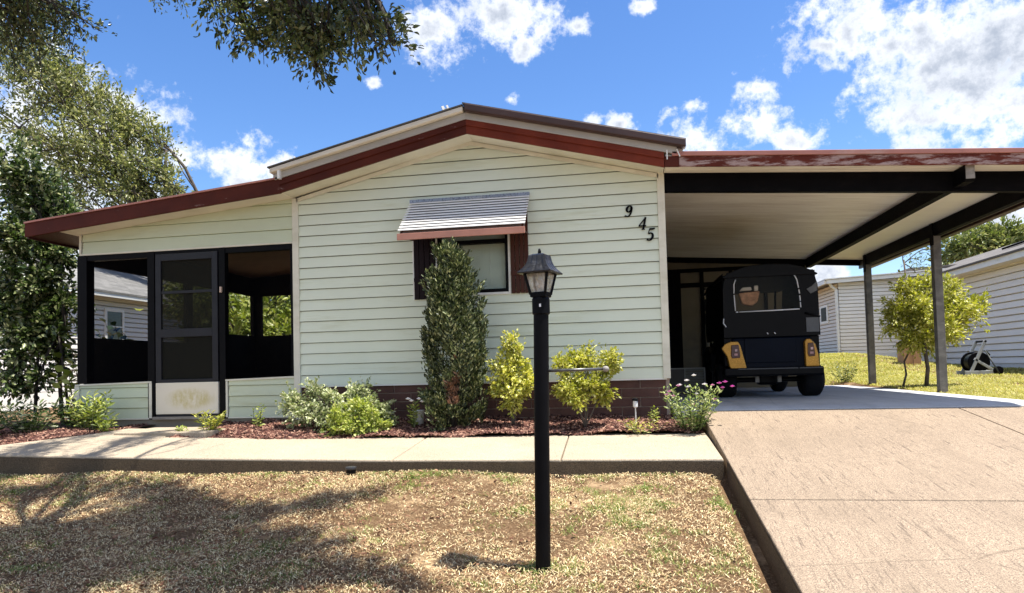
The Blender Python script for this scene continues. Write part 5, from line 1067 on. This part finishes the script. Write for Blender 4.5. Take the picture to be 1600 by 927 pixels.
shrub('garden_shrub', 'round topped yellow green shrub right of the lamp post', 'shrub', (-.42, 6.9, -.14),
      [pb(880, 565, 6.9, .10, 12, 42), pb(912, 560, 6.95, .14, 16, 46), pb(950, 560, 6.9, .10, 12, 42), pb(965, 562, 6.9, .05, 4, 30), pb(890, 595, 6.85, .13, 14, 46), pb(925, 600, 6.85, .15, 16, 46), pb(945, 615, 6.9, .10, 10, 40), pb(900, 625, 6.8, .11, 10, 40), pb(875, 610, 6.9, .07, 6, 34)],
      [(-.5, 6.9, .1), (-.38, 6.9, .12), (-.3, 6.9, .1), (-.42, 6.9, .15)], .036, .55, M['yellow'], cluster=.032)
def tuft(name, label, base, n, L, spread, mat, cat='plant', asp=.18, per=9, droop=.2, group=None):
    t = thing(name, label, cat, base, group); mb = MB(); P = []; D = []; b0 = np.array(base, float)
    for i in range(n):
        a = RNG.random()*2*math.pi; r_ = spread*math.sqrt(RNG.random()); tp = b0+np.array([math.cos(a)*r_, math.sin(a)*r_, L*(.55+.45*RNG.random())]); q = b0+np.array([math.cos(a), math.sin(a), 0])*r_*.25
        pt = np.array(path(q, tp, 0, 4, .08)); mb.tube([Vector(p) for p in pt], [.0035, .003, .003, .002, .0015], 4, False)
        for k in range(per):
            u = .25+.75*k/(per-1); j = min(int(u*4), 3); P.append(pt[j]+(pt[j+1]-pt[j])*(u*4-j)); aa = k*2.4+RNG.random(); D.append([math.cos(aa), math.sin(aa), .9-.9*(1-u)-droop])
    mb.build('stem', M['glossy'], t); P = np.array(P); return t, P, np.array(D)
def leafy(name, label, base, n, L, spread, mat, leaf, asp=.25, per=10, cat='plant', droop=.2, group=None):
    t, P, D = tuft(name, label, base, n, L, spread, mat, cat, asp, per, droop, group); leaves('foliage', P, D, leaf*(.7+.5*RNG.random(len(P))), asp, mat, t, fold=.15, upb=1); return t
def flowers(t, pts, r_, mat, name='flower'):
    for p in pts:
        mb = MB(); 
        for i in range(5):
            a = R(72*i+RNG.random()*30); d = Vector((math.cos(a), math.sin(a)*.8, .45+.1*math.sin(a))).normalized(); s = Vector((-math.sin(a), math.cos(a), 0)); c = Vector(p)
            mb.add([c, c+d*r_*.6+s*r_*.42, c+d*r_*1.05+s*r_*.28, c+d*r_*1.05-s*r_*.28, c+d*r_*.6-s*r_*.42], [(0, 1, 2, 3, 4)])
        mb.add([Vector(p)+Vector((0, 0, .001)), Vector(p)+Vector((r_*.7, -.01, r_*.5)), Vector(p)+Vector((0, -.012, r_*.9)), Vector(p)+Vector((-r_*.7, -.01, r_*.5))], [(0, 1, 2, 3)])
        mb.build(name, mat, t)
M['petal_w'] = paint('white_petals', (.80, .78, .76), .05, 9, .5); M['petal_p'] = paint('pink_petals', (.70, .36, .52), .15, 9, .5); M['petal_m'] = paint('magenta_petals', (.60, .12, .45), .15, 9, .5)
M['periw'] = leafmat('periwinkle_leaves', [(.08, .14, .03), (.22, .30, .07), (.45, .52, .18), (.65, .68, .35)], .28, .4)
t = leafy('flowering_plant', 'periwinkle clump with white, pink and magenta flowers at the walkway corner', (.62, 6.78, -.20), 62, .46, .30, M['periw'], .055, .30, 12)
flowers(t, [XYZ(x, y, 6.66) for x, y in ((1084, 588), (1073, 596), (1101, 602), (1088, 617), (1075, 606), (1062, 603))], .026, M['petal_w'])
flowers(t, [XYZ(x, y, 6.64) for x, y in ((1060, 604), (1046, 613), (1052, 620), (1113, 603), (1095, 628), (1116, 625), (1083, 633), (1042, 618))], .023, M['petal_p'])
flowers(t, [XYZ(x, y, 6.62) for x, y in ((1124, 600), (1133, 598), (1144, 605), (1129, 607))], .025, M['petal_m'])
t = leafy('flowering_plant', 'small plant with two white flower heads beside the cedar', (-2.23, 6.92, -.15), 9, .30, .06, M['ltgreen'], .055, .42, 10)
flowers(t, [XYZ(x, y, 6.86) for x, y in ((638, 625), (643, 628), (655, 625), (660, 629))], .032, M['petal_w'])
leafy('bedding_plant', 'yellow leafed bedding plant in the mulch right of the porch step', (-4.55, 6.85, -.18), 16, .26, .14, M['yellow'], .07, .25, 9)
leafy('bedding_plant', 'tiny light green plant between the porch step and the yellow leafed plant', (-4.80, 6.75, -.18), 8, .10, .09, M['ltgreen'], .05, .35, 7)
leafy('bedding_plant', 'slim light green plant at the porch wall left of the pale shrub', (-4.05, 7.0, -.14), 7, .27, .06, M['ltgreen'], .055, .35, 9)
leafy('bedding_plant', 'small green sprig against the brown skirting by the house corner', (.28, 7.05, -.12), 6, .17, .07, M['ltgreen'], .045, .3, 8)
leafy('bedding_plant', 'straggly dry grass clump in the mulch before the periwinkle', (.12, 6.68, -.19), 16, .12, .22, M['yellow'], .07, .12, 6)
leafy('leafy_bush', 'dense dark green leafy bush at the left end of the walkway', (-7.0, 7.0, -.17), 34, .42, .50, M['glossy'], .10, .26, 12, 'bush')
leafy('leafy_bush', 'bright long leaved bush below the porch corner', (-6.25, 7.1, -.15), 26, .44, .24, M['ltgreen'], .10, .24, 12, 'bush')
leafy('leafy_bush', 'second dark green bush between the dense bush and the bright bush', (-6.65, 7.3, -.15), 26, .40, .30, M['glossy'], .09, .26, 12, 'bush')
leafy('leafy_bush', 'low light green sprout at the foot of the porch foundation', (-5.95, 7.0, -.17), 9, .20, .14, M['ltgreen'], .08, .28, 9, 'bush')
leafy('leafy_bush', 'shaded leafy bush cut by the left picture edge', (-7.2, 6.5, -.2), 28, .34, .42, M['glossy'], .09, .28, 11, 'bush')
leafy('leafy_bush', 'small sparse bush on the grass beside the golf cart wheel', (4.10, 13.75, .02), 22, .40, .30, M['far'], .07, .3, 10, 'bush')
# right-hand trees
T0 = (4.62, 11.5, .0); ob = []
for (x, y, Y, r_, n_, l_) in ((1450, 440, 11.8, .18, 9, 46), (1420, 455, 11.7, .20, 12, 54), (1480, 455, 11.8, .20, 12, 54), (1400, 485, 11.6, .22, 14, 60), (1440, 485, 11.5, .28, 20, 66), (1490, 485, 11.8, .26, 16, 60), (1520, 480, 12, .16, 8, 46), (1395, 510, 11.6, .16, 9, 46), (1430, 525, 11.5, .24, 16, 60), (1475, 520, 11.6, .26, 18, 60), (1510, 505, 11.9, .18, 9, 46), (1535, 470, 12.1, .10, 4, 30), (1455, 540, 11.5, .15, 8, 40), (1410, 540, 11.6, .10, 5, 30)):
    ob.append((XYZ(x, y, Y), (r_*1.15, r_*1.15, r_*1.15), int(n_*1.4), int(l_*1.1), (4.72, 11.6, 1.0)))
tree('small_tree', 'small round crowned yellow green tree between the carport and the cream house', 'tree', T0, [([T0, (4.66, 11.5, .3), (4.63, 11.5, .62), (4.72, 11.6, 1.05)], .032, .024), ([(4.36, 11.7, .0), (4.42, 11.7, .22), (4.40, 11.7, .42), (4.6, 11.6, .9)], .018, .012)], ob, .060, .42, M['yellow'], M['bark'], twr=.010, cluster=.06)
T0 = (7.4, 19.2, .2); ob = [(XYZ(x, y, 19.5), (.28, .28, .28), 6, 10, (7.4, 19.4, 3.0)) for x, y in ((1410, 395), (1435, 405), (1460, 390), (1430, 425))]
tree('slim_tree', 'slim nearly bare sapling rising behind the round yellow green tree', 'tree', T0, [([T0, (7.45, 19.3, 1.6), (7.4, 19.4, 3.1)], .04, .02)], ob, .07, .35, M['far'], M['bark'], twr=.008, cluster=.10)
T0 = (17.5, 32, .5); ob = []
for (x, y, r_, n_, l_) in ((1500, 385, .8, 16, 90), (1530, 372, .9, 20, 90), (1560, 365, .9, 18, 90), (1585, 362, .6, 12, 70), (1490, 400, .5, 10, 60), (1600, 385, 1.0, 14, 80), (1545, 395, .9, 14, 80)):
    ob.append((XYZ(x, y, 32), (r_, r_, r_*.6), n_, l_, (17.6, 32, 4.5)))
tree('far_tree', 'rounded green tree rising above the cream house roof', 'tree', T0, [([T0, (17.5, 32, 2.5), (17.6, 32, 4.8)], .22, .14)], ob, .20, .45, M['far'], M['bark'], twr=.04, cluster=.25)
# trees of the back gardens, seen through the porch
k = 0
for (x_, y_, h_, col_, lab) in ((-11.5, 22, 4.2, 'far', 'bushy green tree behind the porch seen through its far side screen'), (-9.5, 24.5, 4.6, 'ltgreen', 'light green tree seen through the back screen of the porch'), (-13.0, 28, 5.4, 'oakleaf', 'olive green tree far behind the porch'), (-7.5, 27, 4.8, 'far', 'green tree hidden mostly by the mobile home'), (-15.0, 33, 6.2, 'far', 'tall green tree at the end of the back gardens'), (-9.4, 15.8, 3.4, 'ltgreen', 'bushy light green tree close behind the porch corner')):
    g0 = float(gz(x_, y_)); ob = []
    for j in range(11):
        a = RNG.random()*6.28; rr = 1.5*math.sqrt(RNG.random()); ob.append(((x_+rr*math.cos(a), y_+rr*math.sin(a), g0+h_*(.22+.68*RNG.random())), (.85, .85, .75), 13, 60, (x_, y_, g0+h_*.4)))
    tree('garden_tree', lab, 'tree', (x_, y_, g0), [([(x_, y_, g0), (x_+.1, y_, g0+h_*.25), (x_, y_, g0+h_*.45)], .14, .09)], ob, .17, .5, M[col_], M['bark'], twr=.03, cluster=.2)
